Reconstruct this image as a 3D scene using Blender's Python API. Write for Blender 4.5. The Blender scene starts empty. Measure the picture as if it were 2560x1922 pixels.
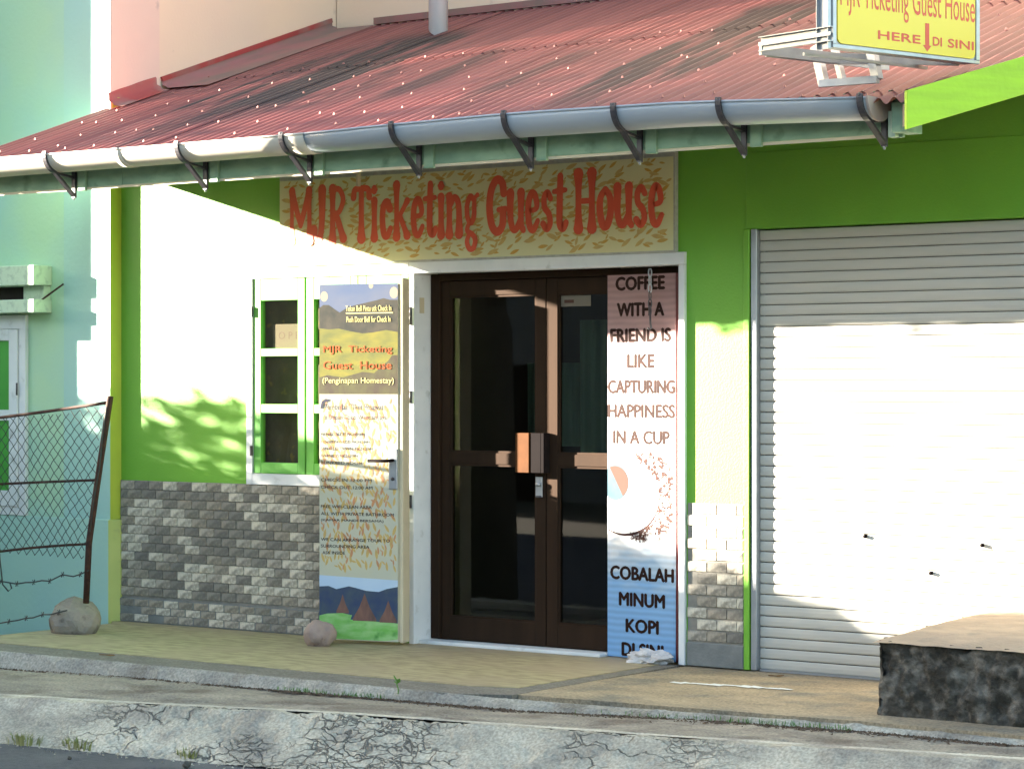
import bpy, bmesh, math, random
from mathutils import Vector, Matrix, noise
R = math.radians
random.seed(7)
sc = bpy.context.scene
COL = sc.collection

# ------------------------------------------------------------ camera, world, sun, exposure
TH = R(36.61)
cam = bpy.data.objects.new('camera', bpy.data.cameras.new('camera'))
COL.objects.link(cam)
cam.location = (8.737, -11.760, 1.49)
cam.rotation_euler = (R(90), 0, TH)
cam.data.sensor_width = 36
cam.data.lens = 88.59
cam.data.clip_start = 0.1
cam.data.clip_end = 500
sc.camera = cam

AZ, EL = R(69.5), R(11.9)          # sun: angle from the facade's normal towards the left, and elevation
SD = Vector((-math.sin(AZ)*math.cos(EL), -math.cos(AZ)*math.cos(EL), math.sin(EL)))
world = bpy.data.worlds.new('World'); sc.world = world
world.use_nodes = True
wn = world.node_tree.nodes; wl = world.node_tree.links
sky = wn.new('ShaderNodeTexSky'); sky.sky_type = 'NISHITA'; sky.sun_disc = False
sky.sun_elevation = EL
sky.sun_rotation = math.atan2(SD.x, SD.y)
sky.air_density = 1.0; sky.dust_density = 1.2; sky.ozone_density = 1.0
bg = wn['Background']; bg.inputs['Strength'].default_value = 0.05
wl.new(sky.outputs[0], bg.inputs[0])
sl = bpy.data.lights.new('sun', 'SUN'); sl.energy = 5.0; sl.angle = R(0.53); sl.color = (1.0, 0.90, 0.76)
so = bpy.data.objects.new('sun', sl); COL.objects.link(so)
so.rotation_euler = (-SD).to_track_quat('-Z', 'Y').to_euler()
so.location = (-6, -4, 8)
sc.view_settings.view_transform = 'Standard'
sc.view_settings.look = 'None'
sc.view_settings.gamma = 1.0
sc.view_settings.exposure = 4.1
sc.cycles.use_denoising = True
sc.cycles.max_bounces = 8
sc.cycles.transparent_max_bounces = 16
W = -0.45                            # the facade's plane

# ------------------------------------------------------------ materials
def mat(name, c1, c2=None, scale=3.0, rough=0.7, spec=0.3, bump=0.0, bscale=60.0, metal=0.0,
        stretch=(1, 1, 1), detail=6.0, lo=0.35, hi=0.65, dirt=None, dscale=1.5, dlo=0.55, dhi=0.75, dstretch=(1, 1, 1), damt=1.0):
    m = bpy.data.materials.new(name); m.use_nodes = True
    n = m.node_tree.nodes; l = m.node_tree.links
    b = n['Principled BSDF']
    b.inputs['Roughness'].default_value = rough
    b.inputs['Specular IOR Level'].default_value = spec
    b.inputs['Metallic'].default_value = metal
    tc = n.new('ShaderNodeTexCoord')
    out = None
    def nz(s, st, det):
        mp = n.new('ShaderNodeMapping'); mp.inputs['Scale'].default_value = st
        l.new(tc.outputs['Object'], mp.inputs['Vector'])
        t = n.new('ShaderNodeTexNoise'); t.inputs['Scale'].default_value = s; t.inputs['Detail'].default_value = det
        l.new(mp.outputs[0], t.inputs['Vector'])
        return t
    def ramp(src, a, bb):
        r = n.new('ShaderNodeMapRange'); r.inputs[1].default_value = a; r.inputs[2].default_value = bb
        l.new(src, r.inputs[0]); return r.outputs[0]
    def mix(f, A, B):
        x = n.new('ShaderNodeMix'); x.data_type = 'RGBA'
        if isinstance(f, float): x.inputs[0].default_value = f
        else: l.new(f, x.inputs[0])
        for i, v in ((6, A), (7, B)):
            if isinstance(v, tuple): x.inputs[i].default_value = (*v, 1)
            else: l.new(v, x.inputs[i])
        return x.outputs[2]
    if c2 is None: c2 = tuple(v*0.88 for v in c1)
    out = mix(ramp(nz(scale, stretch, detail).outputs['Fac'], lo, hi), c1, c2)
    if dirt:
        f = ramp(nz(dscale, dstretch, 7.0).outputs['Fac'], dlo, dhi)
        if damt != 1.0:
            mm = n.new('ShaderNodeMath'); mm.operation = 'MULTIPLY'; mm.inputs[1].default_value = damt
            l.new(f, mm.inputs[0]); f = mm.outputs[0]
        out = mix(f, out, dirt)
    l.new(out, b.inputs['Base Color'])
    if bump:
        bn = n.new('ShaderNodeBump'); bn.inputs['Strength'].default_value = 1.0; bn.inputs['Distance'].default_value = bump
        l.new(nz(bscale, (1, 1, 1), 5.0).outputs['Fac'], bn.inputs['Height'])
        l.new(bn.outputs[0], b.inputs['Normal'])
    m.diffuse_color = (*c1, 1)
    return m

def glass(name, tint=(0.75, 0.8, 0.78), rough=0.02, refl=1.0):
    m = bpy.data.materials.new(name); m.use_nodes = True
    n = m.node_tree.nodes; l = m.node_tree.links
    n.remove(n['Principled BSDF'])
    fr = n.new('ShaderNodeFresnel'); fr.inputs[0].default_value = 1.5
    t = n.new('ShaderNodeBsdfTransparent'); t.inputs[0].default_value = (*tint, 1)
    g = n.new('ShaderNodeBsdfGlossy'); g.inputs['Roughness'].default_value = rough; g.inputs[0].default_value = (refl, refl, refl, 1)
    mx = n.new('ShaderNodeMixShader')
    geo = n.new('ShaderNodeNewGeometry'); inv = n.new('ShaderNodeMath'); inv.operation = 'SUBTRACT'; inv.inputs[0].default_value = 1.0
    l.new(geo.outputs['Backfacing'], inv.inputs[1]); mu = n.new('ShaderNodeMath'); mu.operation = 'MULTIPLY'
    l.new(fr.outputs[0], mu.inputs[0]); l.new(inv.outputs[0], mu.inputs[1])
    l.new(mu.outputs[0], mx.inputs[0]); l.new(t.outputs[0], mx.inputs[1]); l.new(g.outputs[0], mx.inputs[2])
    l.new(mx.outputs[0], n['Material Output'].inputs[0])
    return m

M = {}
M['green'] = mat('green wall paint', (0.165, 0.43, 0.032), (0.14, 0.37, 0.028), 1.2, rough=0.5, spec=0.45, bump=0.0012, bscale=90,
                 dirt=(0.13, 0.30, 0.03), dscale=0.9, dlo=0.56, dhi=0.8, dstretch=(1, 1, 0.5), damt=0.6)
M['lime'] = mat('lime wall paint', (0.42, 0.50, 0.05), (0.36, 0.44, 0.05), 3, rough=0.6, bump=0.001,
                dirt=(0.22, 0.26, 0.12), dscale=5, dlo=0.62, dhi=0.8)
M['barge'] = mat('lime board paint', (0.42, 0.68, 0.03), (0.36, 0.58, 0.03), 9, rough=0.5, stretch=(.3, .3, 3), bump=0.002, bscale=30, dirt=(0.27, .42, .05), dscale=6, dlo=.6, dhi=.75)
M['mint'] = mat('mint wall paint', (0.40, 0.62, 0.44), (0.44, 0.64, 0.40), 0.7, rough=0.75, bump=0.002, bscale=35,
                dirt=(0.36, 0.58, 0.50), dscale=1.1, dlo=0.45, dhi=0.7)
M['mint2'] = mat('bluish mint paint', (0.36, 0.58, 0.52), (0.38, 0.60, 0.50), 1.5, rough=0.75, bump=0.002, bscale=35)
M['mint_light'] = mat('pale ledge paint', (0.50, 0.62, 0.47), (0.36, 0.46, 0.36), 25, rough=0.8, bump=0.002, lo=.5, hi=.7)
M['pink'] = mat('pink wall paint', (0.78, 0.56, 0.45), (0.74, 0.52, 0.42), 1.5, rough=0.8, bump=0.001,
                dirt=(0.5, 0.36, 0.30), dscale=9, dlo=0.68, dhi=0.8)
M['peach'] = mat('peach wall paint', (0.80, 0.61, 0.43), (0.76, 0.57, 0.42), 1.2, rough=0.8, bump=0.001,
                 dirt=(0.5, 0.36, 0.27), dscale=8, dlo=0.68, dhi=0.82)
M['white'] = mat('white paint', (0.72, 0.73, 0.72), (0.64, 0.66, 0.66), 6, rough=0.5,
                 dirt=(0.42, 0.42, 0.38), dscale=12, dlo=0.62, dhi=0.8)
M['cream'] = mat('cream door edge', (0.58, 0.50, 0.34), (0.52, 0.45, 0.31), 5, rough=0.6)
M['sash'] = mat('green window paint', (0.13, 0.42, 0.06), (0.11, 0.37, 0.06), 6, rough=0.4, spec=0.5)
M['panelgreen'] = mat('shutter green paint', (0.07, 0.34, 0.05), None, 4, rough=0.5)
M['bronze'] = mat('brown aluminium', (0.036, 0.021, 0.013), (0.028, 0.017, 0.011), 9, rough=0.7, spec=0.04, metal=0.1, stretch=(1, 1, .1))
M['bronze_lit'] = mat('sunlit bronze handle', (0.085, 0.034, 0.012), (0.07, 0.028, 0.010), 20, rough=0.7, metal=0.0, spec=.05)  # lighter, warmer copy of the bronze: sunlit tone put into the colour
M['matt'] = mat('matt black plastic', (0.010, 0.008, 0.008), None, 9, rough=.8, spec=.02)
M['black'] = mat('black metal', (0.03, 0.028, 0.035), (0.05, 0.045, 0.05), 12, rough=0.42, spec=0.5)
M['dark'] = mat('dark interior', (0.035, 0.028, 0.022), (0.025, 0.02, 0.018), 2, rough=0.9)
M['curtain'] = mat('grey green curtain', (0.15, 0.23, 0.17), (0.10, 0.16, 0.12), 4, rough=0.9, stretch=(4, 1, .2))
M['steel'] = mat('galvanised steel', (0.38, 0.40, 0.42), (0.32, 0.34, 0.36), 14, rough=0.38, spec=0.5, metal=0.55)
M['slat'] = mat('grey shutter enamel', (0.48, 0.465, 0.41), (0.44, 0.43, 0.38), 2.5, rough=0.45, spec=0.4, stretch=(1, 1, 6),
                dirt=(0.33, 0.33, 0.30), dscale=7, dlo=0.63, dhi=0.8, dstretch=(.3, 1, 1))
M['pvcw'] = mat('cream white pvc', (0.66, 0.60, 0.50), (0.58, 0.52, 0.43), 4, rough=0.5, stretch=(.3, 1, 1))
M['pvcb'] = mat('blue grey pvc', (0.33, 0.37, 0.41), (0.29, 0.33, 0.37), 5, rough=0.42, spec=0.5, stretch=(.3, 1, 1))
M['endcap'] = mat('beige end cap', (0.42, 0.34, 0.30), None, 8, rough=0.6)
M['fascia'] = mat('pale green board', (0.27, 0.40, 0.26), (0.19, 0.30, 0.20), 14, rough=0.7, bump=0.001, stretch=(.4, 1, 1),
                  dirt=(0.12, 0.2, 0.12), dscale=9, dlo=0.58, dhi=0.75)
M['flash'] = mat('red flashing', (0.38, 0.05, 0.045), (0.30, 0.045, 0.04), 5, rough=0.45, spec=0.5, dirt=(0.25, 0.17, 0.14), dscale=3, dlo=.5, dhi=.7)
M['flash2'] = mat('faded red flashing', (0.33, 0.13, 0.12), (0.22, 0.14, 0.11), 3, rough=0.6, dirt=(0.18, 0.13, 0.1), dscale=4, dlo=.5, dhi=.7, dstretch=(1, .3, 1))
M['nail'] = mat('roof nail metal', (0.36, 0.17, 0.14), None, 8, rough=0.45, metal=.2)
M['orange'] = mat('orange red lettering', (0.70, 0.10, 0.045), (0.64, 0.085, 0.04), 8, rough=0.45, spec=.4)
M['signbase'] = mat('cream vinyl', (0.60, 0.61, 0.37), (0.66, 0.60, 0.32), 1.6, rough=0.5, spec=.35)
M['motif'] = mat('ochre leaf print', (0.56, 0.30, 0.05), (0.50, 0.34, 0.10), 20, rough=0.5, spec=.35)
M['motif2'] = mat('pale ochre leaf print', (0.58, 0.40, 0.13), (0.50, 0.34, 0.12), 20, rough=0.5, spec=.35)
M['greyboard'] = mat('grey board edge', (0.42, 0.42, 0.37), (0.34, 0.34, 0.30), 30, rough=0.8)
M['yellow'] = mat('yellow acrylic', (0.78, 0.60, 0.02), (0.74, 0.56, 0.02), 2, rough=0.3, spec=.5)
M['paper'] = mat('paper', (0.16, 0.14, 0.11), None, 5, rough=0.9)
M['ink'] = mat('dark ink', (0.03, 0.025, 0.03), (0.05, 0.04, 0.045), 9, rough=0.6)
M['inkb'] = mat('blue black ink', (0.03, 0.03, 0.06), None, 9, rough=0.6)
M['redink'] = mat('red ink', (0.06, 0.02, 0.012), None, 9, rough=0.6)
M['rust'] = mat('rusty iron', (0.035, 0.016, 0.012), (0.065, 0.03, 0.02), 30, rough=0.85, bump=0.001)
M['wire'] = mat('dark wire', (0.05, 0.075, 0.07), (0.07, 0.06, 0.05), 30, rough=0.7, metal=.3)
M['rock'] = mat('grey brown rock', (0.30, 0.25, 0.20), (0.20, 0.18, 0.15), 9, rough=0.95, bump=0.012, bscale=22, dirt=(0.13, 0.11, 0.09), dscale=14, dlo=0.6, dhi=0.7)
M['rock2'] = mat('pinkish rock', (0.36, 0.27, 0.22), (0.28, 0.21, 0.18), 11, rough=0.95, bump=0.008, bscale=30, dirt=(0.14, 0.09, 0.08), dscale=12, dlo=0.62, dhi=0.7)
M['bag'] = mat('white plastic bag', (0.62, 0.60, 0.58), (0.45, 0.43, 0.42), 18, rough=0.4, bump=0.006, bscale=40)
M['grass'] = mat('yellow green grass', (0.16, 0.19, 0.05), (0.34, 0.30, 0.12), 4, rough=0.8)
M['weed'] = mat('green weed', (0.10, 0.22, 0.03), (0.07, 0.16, 0.03), 6, rough=0.7)
M['leaf'] = mat('dark leaf', (0.06, 0.10, 0.03), (0.05, 0.085, 0.025), 3, rough=0.6)
M['bark'] = mat('bark', (0.12, 0.09, 0.06), (0.08, 0.06, 0.04), 9, rough=0.9)
M['deadleaf'] = mat('dead leaf', (0.16, 0.09, 0.04), None, 9, rough=0.9)
M['asphalt'] = mat('asphalt', (0.085, 0.082, 0.085), (0.06, 0.058, 0.06), 40, rough=0.9, bump=0.004, bscale=160, dirt=(0.12, 0.115, 0.11), dscale=2.5, dlo=.5, dhi=.75)
M['farwall'] = mat('weathered yellow plaster', (0.35, 0.31, 0.22), (0.28, 0.25, 0.19), 2, rough=0.9)
M['farwall2'] = mat('grey plaster', (0.27, 0.26, 0.24), (0.21, 0.2, 0.19), 2, rough=0.9)
M['farroof'] = mat('brown roof', (0.16, 0.08, 0.06), (0.12, 0.06, 0.05), 3, rough=0.8)
M['farglass'] = mat('dark window', (0.03, 0.035, 0.04), None, 3, rough=0.2, spec=0.6)
M['soil'] = mat('earth', (0.12, 0.10, 0.07), (0.09, 0.09, 0.05), 1, rough=0.95)
M['glass'] = glass('door glass', (.70, .73, .70), refl=1.0)
M['wglass'] = glass('window glass', (0.85, 0.85, 0.8))
M['pane_back'] = mat('brown pane backing', (0.08, 0.064, 0.045), (0.14, 0.11, 0.078), 6, rough=0.8, dirt=(0.26, 0.19, 0.05), dscale=16, dlo=0.6, dhi=0.72)
BR = [mat('stone tile grey%d' % i, c, tuple(v*.62 for v in c), 34, rough=0.8, bump=0.002, bscale=70, lo=.4, hi=.6, dirt=(0.16, 0.15, 0.12), dscale=19, dlo=.5, dhi=.7, damt=.7)
      for i, c in enumerate([(0.62, 0.57, 0.46), (0.42, 0.38, 0.31), (0.26, 0.24, 0.20), (0.35, 0.31, 0.245), (0.215, 0.20, 0.172)])]
M['mortar'] = mat('tile backing', (0.20, 0.19, 0.165), (0.26, 0.245, 0.21), 20, rough=0.9)
M['plinth'] = mat('grey plinth tile', (0.20, 0.21, 0.20), (0.15, 0.16, 0.155), 12, rough=0.8, bump=0.003)

def roofmat():
    m = mat('red corrugated paint', (0.27, 0.085, 0.072), (0.18, 0.055, 0.048), 1.3, rough=0.5, spec=.4, stretch=(9, .35, .35), bump=0.0008, bscale=60,
            dirt=(0.042, 0.026, 0.024), dscale=1.0, dlo=0.575, dhi=0.66, dstretch=(1.5, 0.34, 0.34))
    n = m.node_tree.nodes
    for t in n:
        if t.type == 'TEX_COORD':
            g = t
    # world-anchored so that the stains run on from sheet to sheet
    geo = n.new('ShaderNodeNewGeometry')
    for lk in list(m.node_tree.links):
        if lk.from_node == g:
            m.node_tree.links.new(geo.outputs['Position'], lk.to_socket)
    return m
def roofstain(m):
    n = m.node_tree.nodes; l = m.node_tree.links; b = n['Principled BSDF']
    src = b.inputs['Base Color'].links[0].from_socket
    geo = n.new('ShaderNodeNewGeometry'); sx = n.new('ShaderNodeSeparateXYZ'); l.new(geo.outputs['Position'], sx.inputs[0])
    mp = n.new('ShaderNodeMapping'); mp.inputs['Scale'].default_value = (4, .7, .7); l.new(geo.outputs['Position'], mp.inputs[0])
    nz = n.new('ShaderNodeTexNoise'); nz.inputs['Scale'].default_value = 1.6; nz.inputs['Detail'].default_value = 6; l.new(mp.outputs[0], nz.inputs['Vector'])
    def op(o, a, b_=None, c=None):
        x = n.new('ShaderNodeMath'); x.operation = o
        for i, v in enumerate((a, b_, c)):
            if v is None: continue
            if isinstance(v, (int, float)): x.inputs[i].default_value = v
            else: l.new(v, x.inputs[i])
        return x.outputs[0]
    tot = None
    for cx, w, ya, yb, amt in ((-1.35, .55, -1.35, 1.05, 1.0), (1.5, .34, -1.8, .9, .95), (-.2, .16, -1.3, .3, .7), (2.75, .16, -1.6, .2, .7), (.6, .10, -1.5, 0, .6)):
        d = op('ABSOLUTE', op('SUBTRACT', sx.outputs[0], cx))
        f = op('SUBTRACT', 1.0, op('DIVIDE', d, w))
        f = op('ADD', f, op('MULTIPLY', op('SUBTRACT', nz.outputs['Fac'], .5), 3.2))
        r = n.new('ShaderNodeMapRange'); r.inputs[1].default_value = .10; r.inputs[2].default_value = .60; l.new(f, r.inputs[0])
        e1 = n.new('ShaderNodeMapRange'); e1.inputs[1].default_value = ya; e1.inputs[2].default_value = ya+.6; l.new(sx.outputs[1], e1.inputs[0])
        e2 = n.new('ShaderNodeMapRange'); e2.inputs[1].default_value = yb+.1; e2.inputs[2].default_value = yb-.25; l.new(sx.outputs[1], e2.inputs[0])
        v = op('MULTIPLY', op('MULTIPLY', op('MULTIPLY', r.outputs[0], e1.outputs[0]), e2.outputs[0]), amt)
        tot = v if tot is None else op('MAXIMUM', tot, v)
    x = n.new('ShaderNodeMix'); x.data_type = 'RGBA'; l.new(tot, x.inputs[0]); l.new(src, x.inputs[6]); x.inputs[7].default_value = (.035, .024, .022, 1)
    l.new(x.outputs[2], b.inputs['Base Color']); return m
M['roof'] = roofstain(roofmat())

def concrete(name, c1, c2, crack=0.0, cs=6.0, tint=None, sc_=2.2, streak=(1, 2.2, 1)):
    m = mat(name, c1, c2, sc_, rough=0.93, bump=0.006, bscale=45, stretch=streak, dirt=tint, dscale=3.3, dlo=0.5, dhi=0.68)
    n = m.node_tree.nodes; l = m.node_tree.links
    b = n['Principled BSDF']
    src = b.inputs['Base Color'].links[0].from_socket
    tc = [x for x in n if x.type == 'TEX_COORD'][0]
    sp = n.new('ShaderNodeTexNoise'); sp.inputs['Scale'].default_value = 75; sp.inputs['Detail'].default_value = 3
    l.new(tc.outputs['Object'], sp.inputs['Vector'])
    mr = n.new('ShaderNodeMapRange'); mr.inputs[1].default_value = .34; mr.inputs[2].default_value = .68; mr.inputs[3].default_value = .72; mr.inputs[4].default_value = 1.22
    l.new(sp.outputs['Fac'], mr.inputs[0])
    mu = n.new('ShaderNodeVectorMath'); mu.operation = 'SCALE'
    l.new(src, mu.inputs[0]); l.new(mr.outputs[0], mu.inputs['Scale'])
    l.new(mu.outputs[0], b.inputs['Base Color'])
    return m
M['conc'] = concrete('worn concrete', (0.33, 0.28, 0.21), (0.22, 0.19, 0.15), tint=(0.16, 0.125, 0.095))
M['conc2'] = concrete('pale cracked concrete', (0.52, 0.455, 0.335), (0.34, 0.30, 0.225), tint=(0.26, 0.225, 0.175))
M['step'] = concrete('grey step concrete', (0.42, 0.385, 0.31), (0.26, 0.24, 0.20), tint=(0.2, 0.17, 0.13))
M['border'] = concrete('grey border cement', (0.20, 0.18, 0.145), (0.15, 0.137, 0.115), sc_=5)
M['tan'] = concrete('tan cement patch', (0.37, 0.29, 0.185), (0.27, 0.215, 0.14), tint=(0.19, 0.17, 0.13), streak=(1, 2.5, 1))
M['tan2'] = mat('tan block top', (0.46, 0.34, 0.23), (0.36, 0.27, 0.19), 4, rough=.95, bump=.004, stretch=(1, 2.5, 1), dirt=(0.3, 0.24, 0.18), dscale=8)
M['mossy'] = mat('black weathered stonework', (0.050, 0.045, 0.036), (0.26, 0.235, 0.195), 17, rough=1.0, bump=0.02, bscale=34, detail=9, lo=.42, hi=.78,
                 dirt=(0.022, 0.020, 0.015), dscale=9, dlo=.44, dhi=.62, damt=.85)
def cracks(m, x0, x1):
    n = m.node_tree.nodes; l = m.node_tree.links; b = n['Principled BSDF']
    src = b.inputs['Base Color'].links[0].from_socket
    geo = n.new('ShaderNodeNewGeometry')
    nz = n.new('ShaderNodeTexNoise'); nz.inputs['Scale'].default_value = 5; nz.inputs['Detail'].default_value = 4; l.new(geo.outputs['Position'], nz.inputs['Vector'])
    ma = n.new('ShaderNodeVectorMath'); ma.operation = 'MULTIPLY_ADD'; ma.inputs[1].default_value = (.22, .22, .22); l.new(nz.outputs['Color'], ma.inputs[0]); l.new(geo.outputs['Position'], ma.inputs[2])
    mp = n.new('ShaderNodeMapping'); mp.inputs['Scale'].default_value = (.8, 1.6, 2.2); l.new(ma.outputs[0], mp.inputs[0])
    sx = n.new('ShaderNodeSeparateXYZ'); l.new(geo.outputs['Position'], sx.inputs[0])
    f = None
    for sc_, w, thr in ((5.5, .035, .47), (2.4, .016, .42), (11, .05, .55)):
        v = n.new('ShaderNodeTexVoronoi'); v.feature = 'DISTANCE_TO_EDGE'; v.inputs['Scale'].default_value = sc_; l.new(mp.outputs[0], v.inputs['Vector'])
        r = n.new('ShaderNodeMapRange'); r.inputs[1].default_value = w; r.inputs[2].default_value = 0; l.new(v.outputs['Distance'], r.inputs[0])
        k = n.new('ShaderNodeTexNoise'); k.inputs['Scale'].default_value = 1.6+thr; k.inputs['Detail'].default_value = 3; l.new(geo.outputs['Position'], k.inputs['Vector'])
        kr = n.new('ShaderNodeMapRange'); kr.inputs[1].default_value = thr; kr.inputs[2].default_value = thr+.06; l.new(k.outputs['Fac'], kr.inputs[0])
        mu = n.new('ShaderNodeMath'); mu.operation = 'MULTIPLY'; l.new(r.outputs[0], mu.inputs[0]); l.new(kr.outputs[0], mu.inputs[1])
        if f is None: f = mu.outputs[0]
        else:
            mx = n.new('ShaderNodeMath'); mx.operation = 'MAXIMUM'; l.new(f, mx.inputs[0]); l.new(mu.outputs[0], mx.inputs[1]); f = mx.outputs[0]
    e1 = n.new('ShaderNodeMapRange'); e1.inputs[1].default_value = x0; e1.inputs[2].default_value = x0+.4; l.new(sx.outputs[0], e1.inputs[0])
    e2 = n.new('ShaderNodeMapRange'); e2.inputs[1].default_value = x1; e2.inputs[2].default_value = x1-.6; l.new(sx.outputs[0], e2.inputs[0])
    mu = n.new('ShaderNodeMath'); mu.operation = 'MULTIPLY'; l.new(e1.outputs[0], mu.inputs[0]); l.new(e2.outputs[0], mu.inputs[1])
    mm = n.new('ShaderNodeMath'); mm.operation = 'MULTIPLY'; l.new(mu.outputs[0], mm.inputs[0]); l.new(f, mm.inputs[1])
    x = n.new('ShaderNodeMix'); x.data_type = 'RGBA'; l.new(mm.outputs[0], x.inputs[0]); l.new(src, x.inputs[6]); x.inputs[7].default_value = (.15, .135, .11, 1)
    l.new(x.outputs[2], b.inputs['Base Color'])
    bp = n.new('ShaderNodeBump'); bp.invert = True; bp.inputs['Distance'].default_value = .012; l.new(mm.outputs[0], bp.inputs['Height'])
    l.new(b.inputs['Normal'].links[0].from_socket, bp.inputs['Normal']); l.new(bp.outputs[0], b.inputs['Normal'])
cracks(M['conc2'], -.3, 3.4)
def porchmat():
    m = mat('tan porch cement', (0.40, 0.335, 0.19), (0.27, 0.225, 0.13), 9, rough=.6, spec=.35, bump=.001, stretch=(.8, 2.2, 1), lo=.42, hi=.6,
            dirt=(0.34, 0.27, 0.17), dscale=1.2, dlo=.45, dhi=.65)
    return m
M['porch'] = porchmat()

# ------------------------------------------------------------ helpers
def tag(o, label=None, cat=None, group=None, kind=None):
    if label: o['label'] = label
    if cat: o['category'] = cat
    if group: o['group'] = group
    if kind: o['kind'] = kind
    return o

ORG = {}
def root(name, loc, label, cat, group=None, rot=(0, 0, 0), local=False):
    o = bpy.data.objects.new(name, None); COL.objects.link(o)
    o.location = loc; o.rotation_euler = rot; o.empty_display_size = .1
    ORG[o.name] = Vector((0, 0, 0)) if local else Vector(loc)
    tag(o, label, cat, group)
    return o

class MB:
    def __init__(s): s.v = []; s.f = []; s.smooth = []
    def add(s, vs, fs, sm=False):
        n = len(s.v); s.v += [tuple(v) for v in vs]
        for f in fs: s.f.append(tuple(i+n for i in f)); s.smooth.append(sm)
        return s
    def box(s, x0, x1, y0, y1, z0, z1):
        x0, x1 = min(x0, x1), max(x0, x1); y0, y1 = min(y0, y1), max(y0, y1); z0, z1 = min(z0, z1), max(z0, z1)
        return s.add([(x0, y0, z0), (x1, y0, z0), (x1, y1, z0), (x0, y1, z0), (x0, y0, z1), (x1, y0, z1), (x1, y1, z1), (x0, y1, z1)],
              [(0, 3, 2, 1), (4, 5, 6, 7), (0, 1, 5, 4), (1, 2, 6, 5), (2, 3, 7, 6), (3, 0, 4, 7)])
    def obox(s, p, q, w, h, up=(0, 0, 1)):
        p, q = Vector(p), Vector(q); d = (q-p).normalized(); u = Vector(up)
        a = d.cross(u).normalized(); b = a.cross(d).normalized()
        vs = [e + a*i*w/2 + b*j*h/2 for e in (p, q) for i, j in ((-1, -1), (1, -1), (1, 1), (-1, 1))]
        return s.add(vs, [(0, 1, 2, 3), (7, 6, 5, 4), (0, 4, 5, 1), (1, 5, 6, 2), (2, 6, 7, 3), (3, 7, 4, 0)])
    def tube(s, pts, r, k=8, caps=True, rs=None):
        pts = [Vector(p) for p in pts]; vs = []; fs = []
        ref = None
        for i, p in enumerate(pts):
            d = (pts[min(i+1, len(pts)-1)] - pts[max(i-1, 0)]).normalized()
            if ref is None: ref = Vector((0, 0, 1)) if abs(d.z) < .9 else Vector((1, 0, 0))
            a = d.cross(ref).normalized(); b = a.cross(d).normalized()
            rr = rs[i] if rs else r
            for j in range(k):
                t = 2*math.pi*j/k
                vs.append(p + a*math.cos(t)*rr + b*math.sin(t)*rr)
        for i in range(len(pts)-1):
            for j in range(k):
                fs.append((i*k+j, i*k+(j+1) % k, (i+1)*k+(j+1) % k, (i+1)*k+j))
        if caps:
            fs.append(tuple(range(k))[::-1]); fs.append(tuple((len(pts)-1)*k+j for j in range(k)))
        return s.add(vs, fs, True)
    def prism(s, poly, f0, f1):        # poly: list of 2-D points, f0/f1 map them to the two ends
        n = len(poly)
        return s.add([f0(*p) for p in poly] + [f1(*p) for p in poly],
              [tuple(range(n)), tuple(range(2*n-1, n-1, -1))] + [(i, n+i, n+(i+1) % n, (i+1) % n) for i in range(n)])
    def build(s, name, m, parent=None, loc=None, bevel=0.0, link=True):
        if parent is not None: base = ORG[parent.name]
        else: base = Vector((0, 0, 0))
        vs = [Vector(v) for v in s.v]
        if loc is None:
            mn = Vector([min(v[i] for v in vs) for i in range(3)]); mx = Vector([max(v[i] for v in vs) for i in range(3)])
            loc = Vector(((mn.x+mx.x)/2, (mn.y+mx.y)/2, mn.z))
        loc = Vector(loc)
        me = bpy.data.meshes.new(name)
        me.from_pydata([v-loc for v in vs], [], s.f)
        me.polygons.foreach_set('use_smooth', s.smooth)
        me.materials.append(m)
        bm = bmesh.new(); bm.from_mesh(me)
        bmesh.ops.recalc_face_normals(bm, faces=bm.faces) if len(s.f) > 1 else None
        if bevel:
            bmesh.ops.bevel(bm, geom=[e for e in bm.edges if len(e.link_faces) == 2 and e.calc_face_angle(0) > .6], offset=bevel, segments=1, affect='EDGES')
        bm.to_mesh(me); bm.free()
        o = bpy.data.objects.new(name, me); COL.objects.link(o)
        o.location = loc - base
        if parent is not None: o.parent = parent
        ORG[o.name] = loc
        return o

def box(name, m, parent, *a, bevel=0.0):
    return MB().box(*a).build(name, m, parent, bevel=bevel)

def inst(src, name, loc, parent):
    o = bpy.data.objects.new(name, src); COL.objects.link(o)
    o.location = Vector(loc) - (ORG[parent.name] if parent else Vector((0, 0, 0))); o.parent = parent
    ORG[o.name] = Vector(loc)
    return o

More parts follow.
